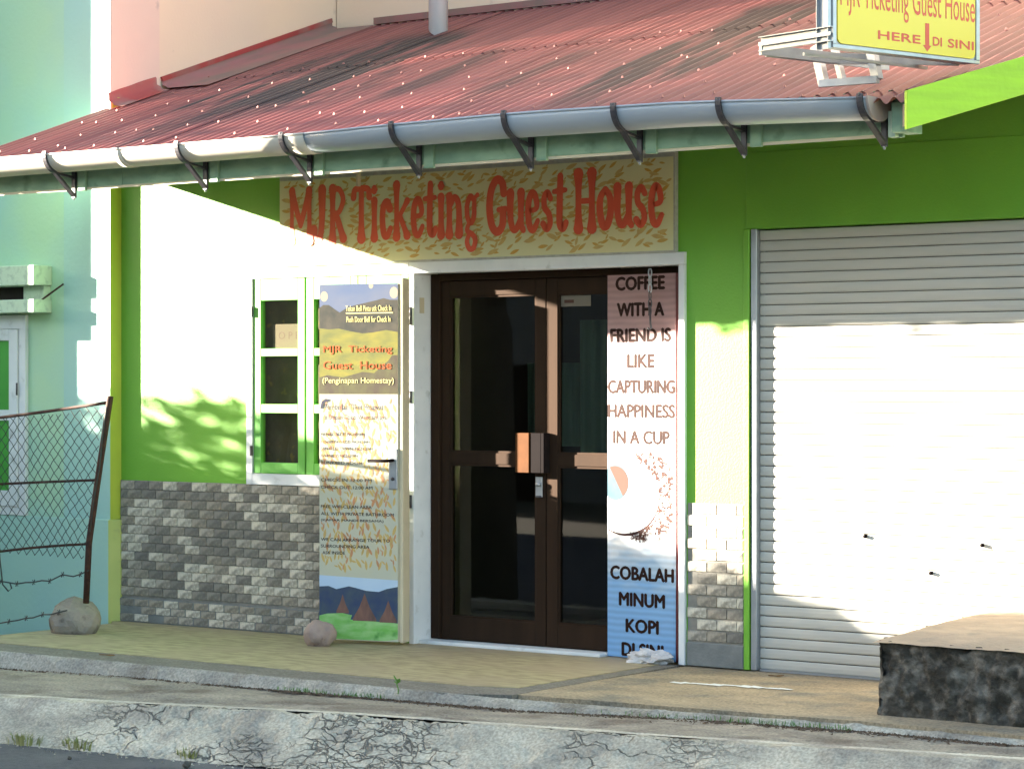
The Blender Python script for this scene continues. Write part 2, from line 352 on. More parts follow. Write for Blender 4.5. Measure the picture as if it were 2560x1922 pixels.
def text(name, s, m, parent, org, xd, x0, x1, z0, z1, off=0.0, nd=None, capfit=None, bold=0.0):
    """flat lettering: org = a point of the plane, xd = reading direction, x0..x1/z0..z1 = the box the words fill"""
    cu = bpy.data.curves.new(name, 'FONT'); cu.body = s; cu.size = 1; cu.resolution_u = 3
    to = bpy.data.objects.new(name, cu)
    COL.objects.link(to)
    bpy.context.view_layer.update()
    me = bpy.data.meshes.new_from_object(to.evaluated_get(bpy.context.evaluated_depsgraph_get()))
    bpy.data.objects.remove(to)
    me.materials.clear(); me.materials.append(m)
    xs = [v.co.x for v in me.vertices]; ys = [v.co.y for v in me.vertices]
    ax, bx, ay, by = min(xs), max(xs), min(ys), max(ys)
    xd = Vector(xd).normalized(); nd = Vector(nd) if nd else Vector((0, -1, 0))
    org = Vector(org)
    loc = org + xd*x0 + Vector((0, 0, z0)) + nd*off
    for v in me.vertices:
        u = (v.co.x-ax)/(bx-ax)*(x1-x0); w = (v.co.y-ay)/(by-ay)*(z1-z0)
        v.co = xd*u + Vector((0, 0, w))
    if bold:
        bm = bmesh.new(); h_ = (z1-z0)*bold
        for k, (dx, dz) in enumerate(((0, 0), (-1, 0), (1, 0), (0, -1), (0, 1))):
            n0 = len(bm.verts); bm.from_mesh(me); bm.verts.ensure_lookup_table()
            for v in list(bm.verts)[n0:]: v.co += xd*dx*h_ + Vector((0, 0, dz*h_*.7)) + nd*k*.00007
        bm.to_mesh(me); bm.free()
    o = bpy.data.objects.new(name, me); COL.objects.link(o)
    o.location = loc - (ORG[parent.name] if parent else Vector((0, 0, 0))); o.parent = parent
    ORG[o.name] = loc
    return o

def blob(name, m, parent, c, r, seed=0, amp=.18, sub=3, flat=0.0, freq=1.3, crease=False):
    bm = bmesh.new(); bmesh.ops.create_icosphere(bm, subdivisions=sub, radius=1)
    for v in bm.verts:
        p = v.co.copy(); q = p*freq + Vector((seed*3.1, seed*1.7, seed))
        k = 1 + amp*noise.noise(q) + amp*.4*noise.noise(q*2.7)
        if crease: k += .10*math.floor(3*noise.noise(q*1.1))/3
        v.co = Vector((p.x*r[0]*k, p.y*r[1]*k, p.z*r[2]*k))
        if v.co.z < -r[2]*(1-flat): v.co.z = -r[2]*(1-flat)
    zmin = min(v.co.z for v in bm.verts)
    for v in bm.verts: v.co.z -= zmin
    me = bpy.data.meshes.new(name); bm.to_mesh(me); bm.free(); me.materials.append(m)
    if not crease: me.polygons.foreach_set('use_smooth', [True]*len(me.polygons))
    o = bpy.data.objects.new(name, me); COL.objects.link(o)
    o.location = Vector(c) - (ORG[parent.name] if parent else Vector((0, 0, 0))); o.parent = parent
    ORG[o.name] = Vector(c)
    return o

# ------------------------------------------------------------ ground
def lerp_line(pts, x):
    if x <= pts[0][0]: return Vector(pts[0][1:])
    for a, b in zip(pts, pts[1:]):
        if x <= b[0]:
            t = (x-a[0])/(b[0]-a[0]); return Vector(a[1:])*(1-t) + Vector(b[1:])*t
    return Vector(pts[-1][1:])
# lines across the street front: (X, Y, Z)
LA = [(-9, -2.10, 0.0), (-1.98, -2.14, 0.0), (1.15, -2.16, 0.0), (1.45, -2.10, -0.012), (3.3, -1.86, -0.02), (9, -1.80, -0.02)]
LB = [(-9, -2.22, -0.10), (-1.9, -2.20, -0.089), (-.83, -2.21, -0.066), (.58, -2.22, -0.054), (1.7, -2.17, -0.05), (2.53, -2.02, -0.04), (3.37, -1.90, -0.04), (9, -1.9, -0.04)]
LC = [(-9, -4.0, -0.10), (-.91, -3.1, -0.066), (-.083, -2.95, -0.061), (1.1, -2.8, -0.035), (2.8, -2.55, -0.03), (4.32, -2.35, -0.015), (9, -2.2, -.02)]
LD = [(-9, -4.5, -0.26), (-.47, -3.5, -0.242), (.52, -3.4, -0.237), (1.39, -3.3, -0.225), (3.0, -3.12, -.23), (9, -2.8, -.24)]
def strip(name, L0, L1, m, x0, x1, nx, ny, amp, fr, prof=None, crackf=0, crackd=0.0, over=0.0, cx=None, label=None, bulge=0.0):
    vs = []; fs = []
    for i in range(nx+1):
        x = x0 + (x1-x0)*i/nx
        a = lerp_line(L0, x); b = lerp_line(L1, x)
        for j in range(ny+1):
            t = j/ny
            tz = prof(t) if prof else t
            y = a.x*(1-t) + b.x*t; z = a.y*(1-tz) + b.y*tz
            edge = min(1, 8*t, 8*(1-t)) if over == 0 else 1
            q = Vector((x*fr, y*fr*1.6, z*fr))
            z += edge*amp*(noise.noise(q) + .5*noise.noise(q*2.3) + .3*noise.noise(q*5.1))
            y += edge*amp*.8*noise.noise(q*1.4 + Vector((5, 3, 1)))
            if crackd:
                w = 1.0 if cx is None else max(0, min(1, (x-cx[0])/.25))*max(0, min(1, (cx[1]-x)/.4))
                wob = Vector((noise.noise(q*3), noise.noise(q*3 + Vector((9, 9, 9))), 0))*.35
                d = noise.voronoi(Vector((x*crackf, y*crackf*1.5, 0)) + wob)[0]
                g = d[1]-d[0]
                z -= w*crackd*max(0, 1-g/.16)*(.4 + .6*max(0, min(1, .6 + 1.5*noise.noise(Vector((x*1.3, y*2, 4))))))
                z += w*crackd*.45*noise.cell(Vector((x*crackf, y*crackf*1.5, 0)) + wob)*.5
            vs.append((x, y, z))
    for i in range(nx):
        for j in range(ny):
            k = i*(ny+1)+j
            fs.append((k, k+1, k+ny+2, k+ny+1))
    mb = MB(); mb.add(vs, fs, True)
    o = mb.build(name, m, None, loc=(0, 0, 0))
    tag(o, label, kind='structure')
    return o
# porch floor: tiled-look cement (left), grey borders, tan cement patch (right)
def sheet(name, pts, m, z=None, kind='structure', label=None):
    mb = MB(); mb.add(pts, [tuple(range(len(pts)))]); o = mb.build(name, m, None, loc=(0, 0, 0)); tag(o, label, kind=kind); return o
def slab(name, poly, m, zt, zb, label=None):
    mb = MB(); mb.prism(poly, lambda x, y, *a: (x, y, zt + (a[0] if a else 0)), lambda x, y, *a: (x, y, zb))
    o = mb.build(name, m, None, loc=(0, 0, 0)); tag(o, label, kind='structure'); return o
slab('porch_floor', [(-2.66, -1.84), (1.12, -1.86), (1.36, -1.78), (1.355, -0.452), (1.40, W+.3), (-2.78, W+.3), (-2.78, -.50), (-2.66, -.60)], M['porch'], 0.0, -.3, 'tan cement porch floor')
slab('porch_floor', [(1.50, W+.3), (1.46, -1.84), (1.50, -1.97), (3.3, -1.84), (9, -1.80), (9, W+.3)], M['tan'], -0.006, -.3, 'plain cement floor in front of the roller shutter')
slab('porch_border', [(-2.66, -2.14), (1.18, -2.16), (1.50, -2.02), (1.45, W-.002), (1.355, W-.002), (1.36, -1.78), (1.12, -1.86), (-2.66, -1.84)], M['border'], -0.004, -.3, 'dark grey cement border of the porch floor')
strip('porch_step', LA, LB, M['step'], -4.5, 5.5, 500, 14, .013, 9, prof=lambda t: t**1.4, over=0, label='rough concrete edge below the porch floor')
strip('pavement', LB, LC, M['conc'], -4.5, 6.0, 420, 60, .006, 3.2, crackf=1.3, crackd=.010, label='worn grey concrete pavement')
LC2 = [(x, y-.10, z+.006) for x, y, z in LC]
M['rim'] = concrete('cream kerb rim', (0.62, 0.55, 0.42), (0.44, 0.39, 0.31), tint=(0.30, 0.26, 0.21), streak=(.5, 3, 1))  # top edge strip, paler than the kerb face
strip('kerb', LC, LC2, M['rim'], -4.5, 6.0, 700, 10, .006, 4, label='cream rim along the top of the kerb')
strip('kerb', LC2, LD, M['conc2'], -4.5, 6.0, 900, 50, .011, 7, prof=lambda t: (0 if t < .16 else ((t-.16)/.84)**.85), crackf=5.5, crackd=.016, cx=(-.1, 3.2), label='pale broken concrete kerb sloping to the road')
# road, ground
pr = [(-30, -7.5), (-9, -4.46), (-.47, -3.46), (.52, -3.36), (1.39, -3.26), (3, -3.08), (9, -2.75), (30, -2.2), (30, -11), (-30, -13)]
sheet('road', [(x, y, -.236) for x, y in pr], M['asphalt'], label='grey asphalt road')
sheet('ground', [(x, y, -.30) for x, y in [(-200, -200), (200, -200), (200, 200), (-200, 200)]], M['soil'])
# lower yard left of the porch
sheet('yard', [(-9, -4.0, -.16), (-2.66, -3.2, -.11), (-2.66, -.6, -.16), (-9, -.6, -.2)], M['conc'])

# ------------------------------------------------------------ guest house
H = root('guest_house', (0, W, 0), 'green single-storey guest house with red corrugated lean-to roof', 'building')
wall_mb = MB()
Y0, Y1 = W, W+.15
for a in [(-2.741, -1.655, .89, 3.20), (-1.655, -0.39, 2.196, 3.20), (-.39, 1.491, 2.196, 3.20), (1.491, 1.883, .0, 3.20),
          (1.883, 6.5, 2.30, 3.20), (-2.741, -1.655, 0, .89), (-1.655, -.39, 0, .887), (5.6, 6.5, 0, 2.30)]:
    wall_mb.box(a[0], a[1], Y0, Y1, a[2], a[3])
wall_mb.build('wall', M['green'], H)
# shallow render seams of the lintel over the shutter
box('wall_band', M['green'], H, 1.862, 6.5, W-.006, W-.0005, 2.302, 2.70, bevel=.002)
# tile panel
tp = box('tile_panel', M['mortar'], H, -2.741, -.62, W-.006, W-.001, .0, .888)
random.seed(11)
BM = []
bw, bh = .124, .0555
for mi, m in enumerate(BR):
    for kind in (0, 1, 2):
        mb = MB()
        w2, h2 = bw/2-.0009, bh/2-.0008
        c = .003
        k = [(.0, .0, .002), (-.012, .004, .0045), (.015, -.003, .001)][kind]
        mb.add([(-w2, 0, -h2), (w2, 0, -h2), (w2, 0, h2), (-w2, 0, h2),
                (-w2+c, -.007, -h2+c), (w2-c, -.007, -h2+c), (w2-c, -.007, h2-c), (-w2+c, -.007, h2-c), (k[0], -.007-k[2], k[1])],
               [(0, 1, 5, 4), (1, 2, 6, 5), (2, 3, 7, 6), (3, 0, 4, 7), (4, 5, 8), (5, 6, 8), (6, 7, 8), (7, 4, 8)])
        o = mb.build('brick', m, None, loc=(0, 0, 0)); BM.append(o.data); bpy.data.objects.remove(o)
def bricks(parent, x0, x1, z0, z1, y, ragged=False):
    rows = int(round((z1-z0)/bh)); cnt = 0
    for r in range(rows):
        z = z0 + (r+.5)*bh
        off = (0, .5)[r % 2]*bw
        x = x0 - off + bw/2
        while x < x1 + bw/2:
            a, b = max(x-bw/2, x0), min(x+bw/2, x1)
            if ragged and r % 2 == 1 and a <= x0+.001: x += bw; continue
            if b-a > .03:
                mi = random.choices(range(5), (26, 20, 24, 18, 12))[0]
                me = BM[mi*3 + random.randrange(3)]
                o = inst(me, 'brick', ((a+b)/2, y, z), parent)
                o.scale = ((b-a-.002)/(bw-.002), random.uniform(.6, 1.3), 1)
                cnt += 1
            x += bw
    return cnt
nb = bricks(tp, -2.739, -1.02, .165, .887, W-.006)
pl = box('plinth', M['plinth'], H, -2.741, -.62, W-.022, W-.007, .0, .150, bevel=.003)
for i in range(13):
    for j in range(3):
        x = -2.735 + i*.128 + (j % 2)*.06
        if random.random() < .9:
            o = inst(BM[random.choice((0, 3, 6, 1, 10))], 'brick', (x+.065, W-.022, .030+j*.047), pl); o.scale = (.98, .5, .82)
# pillar
pp = box('pillar_panel', M['mortar'], H, 1.503, 1.849, W-.006, W-.001, .0, .862)
bh = .061; bricks(pp, 1.50, 1.848, .13, .862, W-.006, ragged=True); bh = .0555
box('pillar_foot', M['plinth'], H, 1.50, 1.85, W-.016, W-.007, .0, .125, bevel=.004)
box('pillar_trim', M['green'], H, 1.850, 1.884, W-.012, W-.001, .0, 2.30, bevel=.003)
# thin drip ledge above window
box('ledge', M['cream'], H, -1.285, -.42, W-.02, W-.001, 2.200, 2.212)

# white surround shared by window and door
fr = MB(); YF = W-.022
fr.box(-1.655, -.392, YF, W+.10, 2.127, 2.195)
fr.box(-1.655, -1.607, YF, W+.10, .887, 2.127)
fr.box(-1.607, -.392, YF, W+.10, .887, .953)
win = fr.build('window', M['white'], H, bevel=.002)
# sashes
def sash(x0, x1, name='sash'):
    s = MB(); y0, y1 = W-.014, W+.03
    zs = [.955, 1.021, 1.318, 1.372, 1.659, 1.706, 1.994, 2.125]
    pane_x0, pane_x1 = x0+.06, x1-.055
    s.box(x0, pane_x0, y0, y1, zs[0], zs[7]); s.box(pane_x1, x1, y0, y1, zs[0], zs[7])
    for a, b in ((0, 1), (2, 3), (4, 5), (6, 7)):
        s.box(pane_x0, pane_x1, y0+.001, y1-.001, zs[a], zs[b])
    o = s.build(name, M['sash'], win, bevel=.003)
    for a, b in ((1, 2), (3, 4), (5, 6)):
        MB().box(pane_x0-.004, pane_x1+.004, W+.008, W+.012, zs[a]-.004, zs[b]+.004).build('pane', M['wglass'], win)
    return o
sash(-1.603, -1.192); sash(-1.180, -.78); sash(-.776, -.40)
box('sash_hinge', M['black'], win, -1.618, -1.604, W-.03, W-.018, 1.90, 1.96)
box('sash_hinge', M['black'], win, -1.618, -1.604, W-.03, W-.018, 1.06, 1.12)
# brown sheet standing in for the room and the reflections in the panes
box('window_backing', M['pane_back'], H, -1.60, -.45, W+.075, W+.08, .96, 2.12)
t = root('paper_notice', (-1.40, W+.03, 1.70), 'small paper notice reading OPEN behind the top left window pane', 'notice')
box('sheet', M['paper'], t, -1.475, -1.215, W+.020, W+.022, 1.70, 1.852)
text('lettering', 'O P E N', M['redink'], t, (0, W+.0195, 0), (1, 0, 0), -1.43, -1.19, 1.762, 1.806)
# door surround
df = MB()
df.box(-.388, 1.491, YF, W+.10, 2.128, 2.194)
df.box(-.388, -.352, YF, W+.15, .0, 2.126)
df.box(1.453, 1.491, YF, W+.15, .0, 2.126)
surround = df.build('door_frame', M['white'], H, bevel=.002)
box('threshold', M['white'], H, -.35, .915, W+.02, W+.14, .0, .020, bevel=.003)
box('strike_plate', M['cream'], surround, -.3515, -.349, W+.03, W+.07, 1.90, 1.99)
for z in (1.86, 1.38, 1.40+.43, .78):
    MB().tube([(-.372, YF-.006, z), (-.372, YF-.006, z+.075)], .008).build('hinge', M['black'], surround)
# glass door
YD = -.30
def leaf(name, x0, x1, sl, sr, hand):
    b = MB()
    b.box(x0, x0+sl, YD, YD+.045, .022, 2.085); b.box(x1-sr, x1, YD, YD+.045, .022, 2.085)
    for a, c in ((2.0, 2.085), (1.035, 1.10), (.022, .150)):
        b.box(x0+sl, x1-sr, YD+.001, YD+.044, a, c)
    o = b.build(name, M['bronze'], H, bevel=.002)
    MB().box(x0+sl-.005, x1-sr+.005, YD+.020, YD+.026, .145, 1.04).build('pane', M['glass'], o)
    MB().box(x0+sl-.005, x1-sr+.005, YD+.020, YD+.026, 1.095, 2.005).build('pane', M['glass'], o)
    # glazing beads
    bd = MB()
    for za, zb in ((.150, 1.035), (1.10, 2.0)):
        bd.box(x0+sl, x0+sl+.012, YD+.006, YD+.018, za, zb); bd.box(x1-sr-.012, x1-sr, YD+.006, YD+.018, za, zb)
        bd.box(x0+sl+.012, x1-sr-.012, YD+.006, YD+.018, za, za+.012); bd.box(x0+sl+.012, x1-sr-.012, YD+.006, YD+.018, zb-.012, zb)
    bd.build('glazing_bead', M['bronze'], o)
    return o
box('door_jamb', M['bronze'], H, -.35, -.288, YD-.02, YD+.07, .022, 2.126, bevel=.003)
box('door_jamb', M['bronze'], H, 1.405, 1.45, YD-.02, YD+.07, .022, 2.126, bevel=.003)
box('door_head', M['bronze'], H, -.288, 1.405, YD-.02, YD+.07, 2.088, 2.126)
l1 = leaf('glass_door', -.285, .458, .060, .068, 1)
l2 = leaf('glass_door', .464, 1.402, .076, .06, -1)
MB().box(.292, .388, YD-.020, YD-.002, .995, 1.218).box(.292, .304, YD-.062, YD-.020, .995, 1.218).box(.304, .386, YD-.062, YD-.050, .995, 1.218).build('pull_handle', M['bronze_lit'], l1, bevel=.002)
MB().box(.468, .490, YD-.062, YD-.002, .995, 1.218).box(.400, .468, YD-.062, YD-.050, .995, 1.218).build('pull_handle', M['matt'], l2, bevel=.002)
MB().box(.394, .440, YD-.010, YD-.002, .858, .972).build('lock_plate', M['steel'], l1, bevel=.002)
MB().tube([(.418, YD-.010, .93), (.418, YD-.026, .93)], .014, 12).build('lock_cylinder', M['steel'], l1)
MB().box(.405, .436, YD-.022, YD-.010, .856, .866).build('lock_latch', M['black'], l1)
# sticker on the glass
t = root('door_sticker', (.62, YD+.019, 1.93), 'small white sticker at the top of the right door pane', 'sticker')
box('sheet', M['paper'], t, .552, .755, YD+.0170, YD+.0180, 1.925, 1.985)
box('print_patch', M['redink'], t, .575, .640, YD+.0164, YD+.0168, 1.944, 1.962)
# room
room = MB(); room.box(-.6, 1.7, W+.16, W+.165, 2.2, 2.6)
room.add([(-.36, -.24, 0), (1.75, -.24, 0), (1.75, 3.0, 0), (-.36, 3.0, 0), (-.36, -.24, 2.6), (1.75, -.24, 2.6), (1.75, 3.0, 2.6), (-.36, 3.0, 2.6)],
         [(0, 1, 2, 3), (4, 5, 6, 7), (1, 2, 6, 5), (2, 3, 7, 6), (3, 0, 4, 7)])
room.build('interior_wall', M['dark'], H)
def curtain(x0, x1, y, z0, z1, amp, wl_, label):
    n = int((x1-x0)/.012); vs = []; fs = []
    for i in range(n+1):
        x = x0+(x1-x0)*i/n
        for z in (z0, z1):
            yy = y + amp*math.sin(2*math.pi*x/wl_ + 1.3*math.sin(x*9)) * (1.2 if z == z0 else .8)
            vs.append((x, yy, z))
    for i in range(n): fs.append((2*i, 2*i+2, 2*i+3, 2*i+1))
    mb = MB(); mb.add(vs, fs, True); o = mb.build('curtain', M['curtain'], None); tag(o, label, 'curtain')
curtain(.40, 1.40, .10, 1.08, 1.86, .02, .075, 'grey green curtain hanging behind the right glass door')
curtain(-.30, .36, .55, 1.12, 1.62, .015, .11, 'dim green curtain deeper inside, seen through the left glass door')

# roller shutter
sh = box('shutter_guide', M['steel'], H, 1.890, 1.925, W-.004, W+.11, .0, 2.30, bevel=.003)
sh = box('roller_shutter', M['dark'], H, 1.926, 5.6, W+.085, W+.10, .0, 2.30)
pitch = 2.29/41
prof = [(0, 0), (-.003, .002), (-.006, .008), (-.0075, .028), (-.006, .046), (-.003, pitch-.0035), (0.004, pitch-.0035), (.004, 0)]
mb = MB(); mb.prism(prof, lambda y, z: (1.928, y, z), lambda y, z: (5.58, y, z))
so_ = mb.build('slat', M['slat'], None, loc=(0, 0, 0)); sm = so_.data; bpy.data.objects.remove(so_)
for i in range(41):
    inst(sm, 'slat', (0, W+.036, .006 + i*pitch), sh)
box('bottom_bar', M['steel'], sh, 1.928, 5.58, W+.02, W+.07, -.004, .006)
for x, z in ((2.55, .72), (2.92, .55), (3.20, .70)):
    MB().tube([(x, W+.034, z), (x, W+.014, z)], .010, 8).build('shutter_lock', M['matt'], sh)

# roof
def rz(y): return 3.395 + .3416*y
RF = root.__class__ and box('roof_purlin', M['fascia'], H, -2.6, 3.5, -1.0, -.95, rz(-1)-.10, rz(-1)-.035)
PW = .076
def roof_sheet(x0, x1, y0, y1, dz, name='roof_sheet', seg=10, ydx=0.0):
    n = int((x1-x0)/PW*seg); ny = max(2, int((y1-y0)/.25)); vs = []; fs = []
    for j in range(ny+1):
        y = y0+(y1-y0)*j/ny
        for i in range(n+1):
            x = min(x0+(x1-x0)*i/n, 3.60+(y+2.0)*.585)
            z = rz(y)+dz + .0145*math.sin(2*math.pi*x/PW) + .004*noise.noise(Vector((x*1.1, y*1.3, 3)))
            if j == 0: z += .003*noise.noise(Vector((x*4, 1, 1)))
            vs.append((x, y, z))
    for j in range(ny):
        for i in range(n):
            k = j*(n+1)+i
            if abs(vs[k][0]-vs[k+1][0]) < 1e-5 and abs(vs[k+n+1][0]-vs[k+n+2][0]) < 1e-5: continue
            fs.append((k, k+1, k+n+2, k+n+1))
    if not fs: return
    mb = MB(); mb.add(vs, fs, True)
    o = mb.build(name, M['roof'], roofroot, loc=(x0, y0, rz(y0)))
    return o
rb = MB()
for x in [-2.55, -1.8, -1.05, -.3, .45, 1.2, 1.95, 2.7, 3.42]:
    rb.prism([(-1.72, rz(-1.72)-.115), (1.6, rz(1.6)-.115), (1.6, rz(1.6)-.016), (-1.72, rz(-1.72)-.016)], lambda y, z: (x, y, z), lambda y, z: (x+.045, y, z))
roofroot = rb.build('roof', M['fascia'], H)
bpy.data.objects.remove(RF)
xs = [-2.80 + .77*i for i in range(12)]
for i in range(11):
    a, b = xs[i], xs[i+1]+.06
    j = random.uniform(-.015, .015)
    roof_sheet(a, b, -1.80+j, .22, .001 + (i % 2)*.003)
    roof_sheet(a, b, .10+j, 1.62, .006 + (i % 2)*.003)
    roof_sheet(a, b, -1.935+.010*(i % 2), -1.70, -.004 + (i % 2)*.003)
nl = MB()
for y in [-1.86, -1.62, -1.32, -.98, -.62, -.28, .12]:
    x = -2.6+random.random()*.1
    while x < 3.5:
        xx = (round(x/PW-.25)+.25)*PW
        yy = y+random.uniform(-.05, .05)
        z = rz(yy)+.0170 + (.006 if yy > .1 else 0)
        r = .0062
        nl.add([(xx-r, yy-r, z), (xx+r, yy-r, z), (xx+r, yy+r, z), (xx-r, yy+r, z), (xx-r*.5, yy-r*.5, z+.011), (xx+r*.5, yy-r*.5, z+.011), (xx+r*.5, yy+r*.5, z+.011), (xx-r*.5, yy+r*.5, z+.011)],
               [(0, 1, 5, 4), (1, 2, 6, 5), (2, 3, 7, 6), (3, 0, 4, 7), (4, 5, 6, 7)])
        x += random.choice((.15, .23, .30, .38, .46))
o = nl.build('roof_nails', M['nail'], roofroot); tag(o, 'rows of roofing nails', kind='stuff')
# flashing where roof meets the neighbour's side wall and back wall
X0 = -2.765
def flashing(y0, y1, w, up, m, name='flashing'):
    mb = MB(); n = 10; vs = []; fs = []
    for j in range(n+1):
        y = y0+(y1-y0)*j/n; z = rz(y)
        wob = .008*noise.noise(Vector((y*6, 2, 2)))
        pr_ = [(X0+.004, z+up+wob), (X0+.014, z+up-.01+wob), (X0+.016, z+up*.55), (X0+.05, z+up*.42), (X0+.06, z+up*.30), (X0+w, z+.022)]
        vs += [(x, y, zz) for x, zz in pr_]
    for j in range(n):
        for i in range(5):
            k = j*6+i; fs.append((k, k+1, k+7, k+6))
    mb.add(vs, fs, True); return mb.build(name, m, roofroot)
flashing(-.55, -.125, .13, .115, M['flash'])
flashing(-.075, 1.60, .42, .085, M['flash2'])
mb = MB(); mb.obox((X0+.010, -.075, rz(-.075)+.085), (X0+.010, 1.6, rz(1.6)+.085), .016, .030); mb.build('flashing_lip', M['flash'], roofroot)
mb = MB(); mb.obox((X0+.40, 1.60, rz(1.6)+.045), (3.6, 1.60, rz(1.6)+.045), .03, .045); mb.build('ridge_flashing', M['flash2'], roofroot)

# fascia, cleats, gutter
fb = MB()
fb.box(-2.83, -1.42, -1.745, -1.72, 2.600, 2.80); fb.box(-1.418, .70, -1.745, -1.72, 2.603, 2.80); fb.box(.702, 3.45, -1.747, -1.722, 2.606, 2.80)
fas = fb.build('fascia', M['fascia'], H, bevel=.002)
fl = MB()
fl.box(-2.83, 3.45, -1.752, -1.7475, 2.590, 2.604); fl.build('fascia_trim', M['cream'], fas)
BX = [-2.72, -1.788, -.766, -.016, .72, 1.425, 2.067, 2.646, 3.375]
for x in BX:
    box('cleat', M['fascia'], fas, x+.035, x+.095, -1.768, -1.746, 2.585, 2.74, bevel=.002)
GT = [(-2.9, 2.783), (-2.155, 2.779), (-.89, 2.777), (.168, 2.781), (.6, 2.790), (1.475, 2.800), (2.46, 2.788), (3.41, 2.745)]
GBt = [(-2.9, 2.684), (-2.28, 2.683), (.07, 2.689), (1.39, 2.693), (2.39, 2.686), (3.41, 2.655)]
def pl_(P_, x):
    for a, b in zip(P_, P_[1:]):
        if x <= b[0]: return a[1]+(b[1]-a[1])*max(0, (x-a[0])/(b[0]-a[0]))
    return P_[-1][1]
def gz(x): return pl_(GT, x)
def gb(x): return pl_(GBt, x)
def gutter(x0, x1, r, m, name='gutter', th=.004, grow=0.0):
    n = 14; vs = []; fs = []; N = n+1
    ang = [math.pi + math.pi*i/n for i in range(n+1)]
    st_ = [x0+(x1-x0)*i/max(1, int((x1-x0)/.25)) for i in range(max(1, int((x1-x0)/.25))+1)]
    for x in st_:
        zt, dp = gz(x), gz(x)-gb(x)+grow
        for rr, dd in ((r, dp), (r-th, dp-th)):
            for a in ang: vs.append((x, -1.868 + rr*math.cos(a), zt + dd*math.sin(a)))
    for k in range(len(st_)-1):
        o = k*2*N
        for i in range(n):
            fs.append((o+i, o+i+1, o+2*N+i+1, o+2*N+i)); fs.append((o+N+i, o+3*N+i, o+3*N+i+1, o+N+i+1))
        fs.append((o, o+2*N, o+3*N, o+N)); fs.append((o+n, o+N+n, o+3*N+n, o+2*N+n))
    for o in (0, (len(st_)-1)*2*N):
        for i in range(n): fs.append((o+i, o+N+i, o+N+i+1, o+i+1))
    mb = MB(); mb.add(vs, fs, True)
    mb.tube([(x, -1.868-r, gz(x)) for x in st_], .006, 6)
    return mb.build(name, m, H)
g1 = gutter(-2.84, .07, .112, M['pvcw'])
g2 = gutter(.075, 3.40, .110, M['pvcb'])  # right section in a bluer grey than the left
tag(g1, 'white left section of gutter'); tag(g2, 'blue grey right section of gutter')
gutter(.0, .13, .116, M['pvcw'], 'gutter_joint', grow=.004)
gutter(-1.25, -1.20, .115, M['pvcw'], 'gutter_joint', grow=.003)
mb = MB(); n = 16
zt = gz(3.4)
mb.prism([(-1.868+.114*math.cos(math.pi+math.pi*i/n), zt+.008+.104*math.sin(math.pi+math.pi*i/n)) for i in range(n+1)], lambda y, z: (3.40, y, z), lambda y, z: (3.412, y, z))
mb.build('end_cap', M['endcap'], g2)
# gutter brackets
def bracket(x, par):
    zt = gz(x); b = MB(); yc = -1.868; r = .120; dp = gz(x)-gb(x)+.008
    arc = [(x, yc+r*math.cos(a), zt+dp*math.sin(a)) for a in [math.pi*(1.0+.055*i) for i in range(8)]]
    arc = [(x, yc-r+.004, zt+.016)] + arc
    pts = arc + [(x, -1.765, 2.560)]
    # one ribbon of even thickness following the curve
    P_ = [Vector(p) for p in pts]; vs = []; fs = []
    for i, p in enumerate(P_):
        d = (P_[min(i+1, len(P_)-1)]-P_[max(i-1, 0)]).normalized(); nn_ = Vector((0, -d.z, d.y))
        for sx_ in (-.014, .014):
            for sn in (-.007, .007): vs.append(p+Vector((sx_, 0, 0))+nn_*sn)
    for i in range(len(P_)-1):
        o = i*4
        fs += [(o, o+1, o+5, o+4), (o+2, o+6, o+7, o+3), (o, o+4, o+6, o+2), (o+1, o+3, o+7, o+5)]
    fs += [(0, 2, 3, 1), (len(vs)-4, len(vs)-3, len(vs)-1, len(vs)-2)]
    b.add(vs, fs)
    b.box(x-.0135, x+.0135, -1.768, -1.754, 2.548, 2.74)
    a5 = arc[-1]
    b.obox((x, a5[1]+.012, a5[2]-.004), (x, -1.762, 2.662), .022, .012, up=(0, 0, 1))
    o = b.build('gutter_bracket', M['black'], par)
    MB().tube([(x, -1.762, 2.560), (x, -1.762, 2.536)], .006, 6).build('bracket_bolt', M['steel'], o)
    MB().tube([(x, yc-r-.006, zt+.010), (x, yc-r+.006, zt+.012)], .006, 6).build('bracket_screw', M['black'], o)
for x in BX: bracket(x, g1 if x < 0 else g2)
# bargeboard and rafter ends
bb = MB()
ev = Vector((.505, .863, 0)); P0_ = Vector((3.612, -2.01, 0))
def vb(name, m, s0, s1, za0, zb0, off, th, slope=.295):
    nn_ = Vector((ev.y, -ev.x, 0)); b_ = MB()
    pts_ = []
    for s_ in (s0, s1):
        for z_ in (za0, zb0):
            for o_ in (off, off+th): p = P0_+ev*s_+nn_*o_; pts_.append((p.x, p.y, z_+slope*s_))
    b_.add(pts_, [(0, 1, 3, 2), (4, 6, 7, 5), (0, 4, 5, 1), (2, 3, 7, 6), (0, 2, 6, 4), (1, 5, 7, 3)])
    return b_.build(name, m, H, bevel=.002)
shade_board = MB(); shade_board.prism([(-1.75, 2.648), (-1.75, 2.77), (-.525, 3.19), (-.525, 2.85)], lambda y, z: (-2.815, y, z), lambda y, z: (-2.795, y, z)); shade_board.build('bargeboard', M['fascia'], H)  # hidden left board, added and shaped to cast the diagonal wall shadow
vb('bargeboard', M['barge'], 0, 4.1, 2.590, 2.758, -.012, .022)
vb('verge_trim', M['lime'], .95, 4.0, 2.555, 2.592, -.05, .03)
vb('verge_rafter', M['black'], .02, 4.0, 2.60, 2.70, -.06, .045)
box('rafter_end', M['fascia'], H, 3.46, 3.53, -1.85, -1.70, 2.60, 2.73)
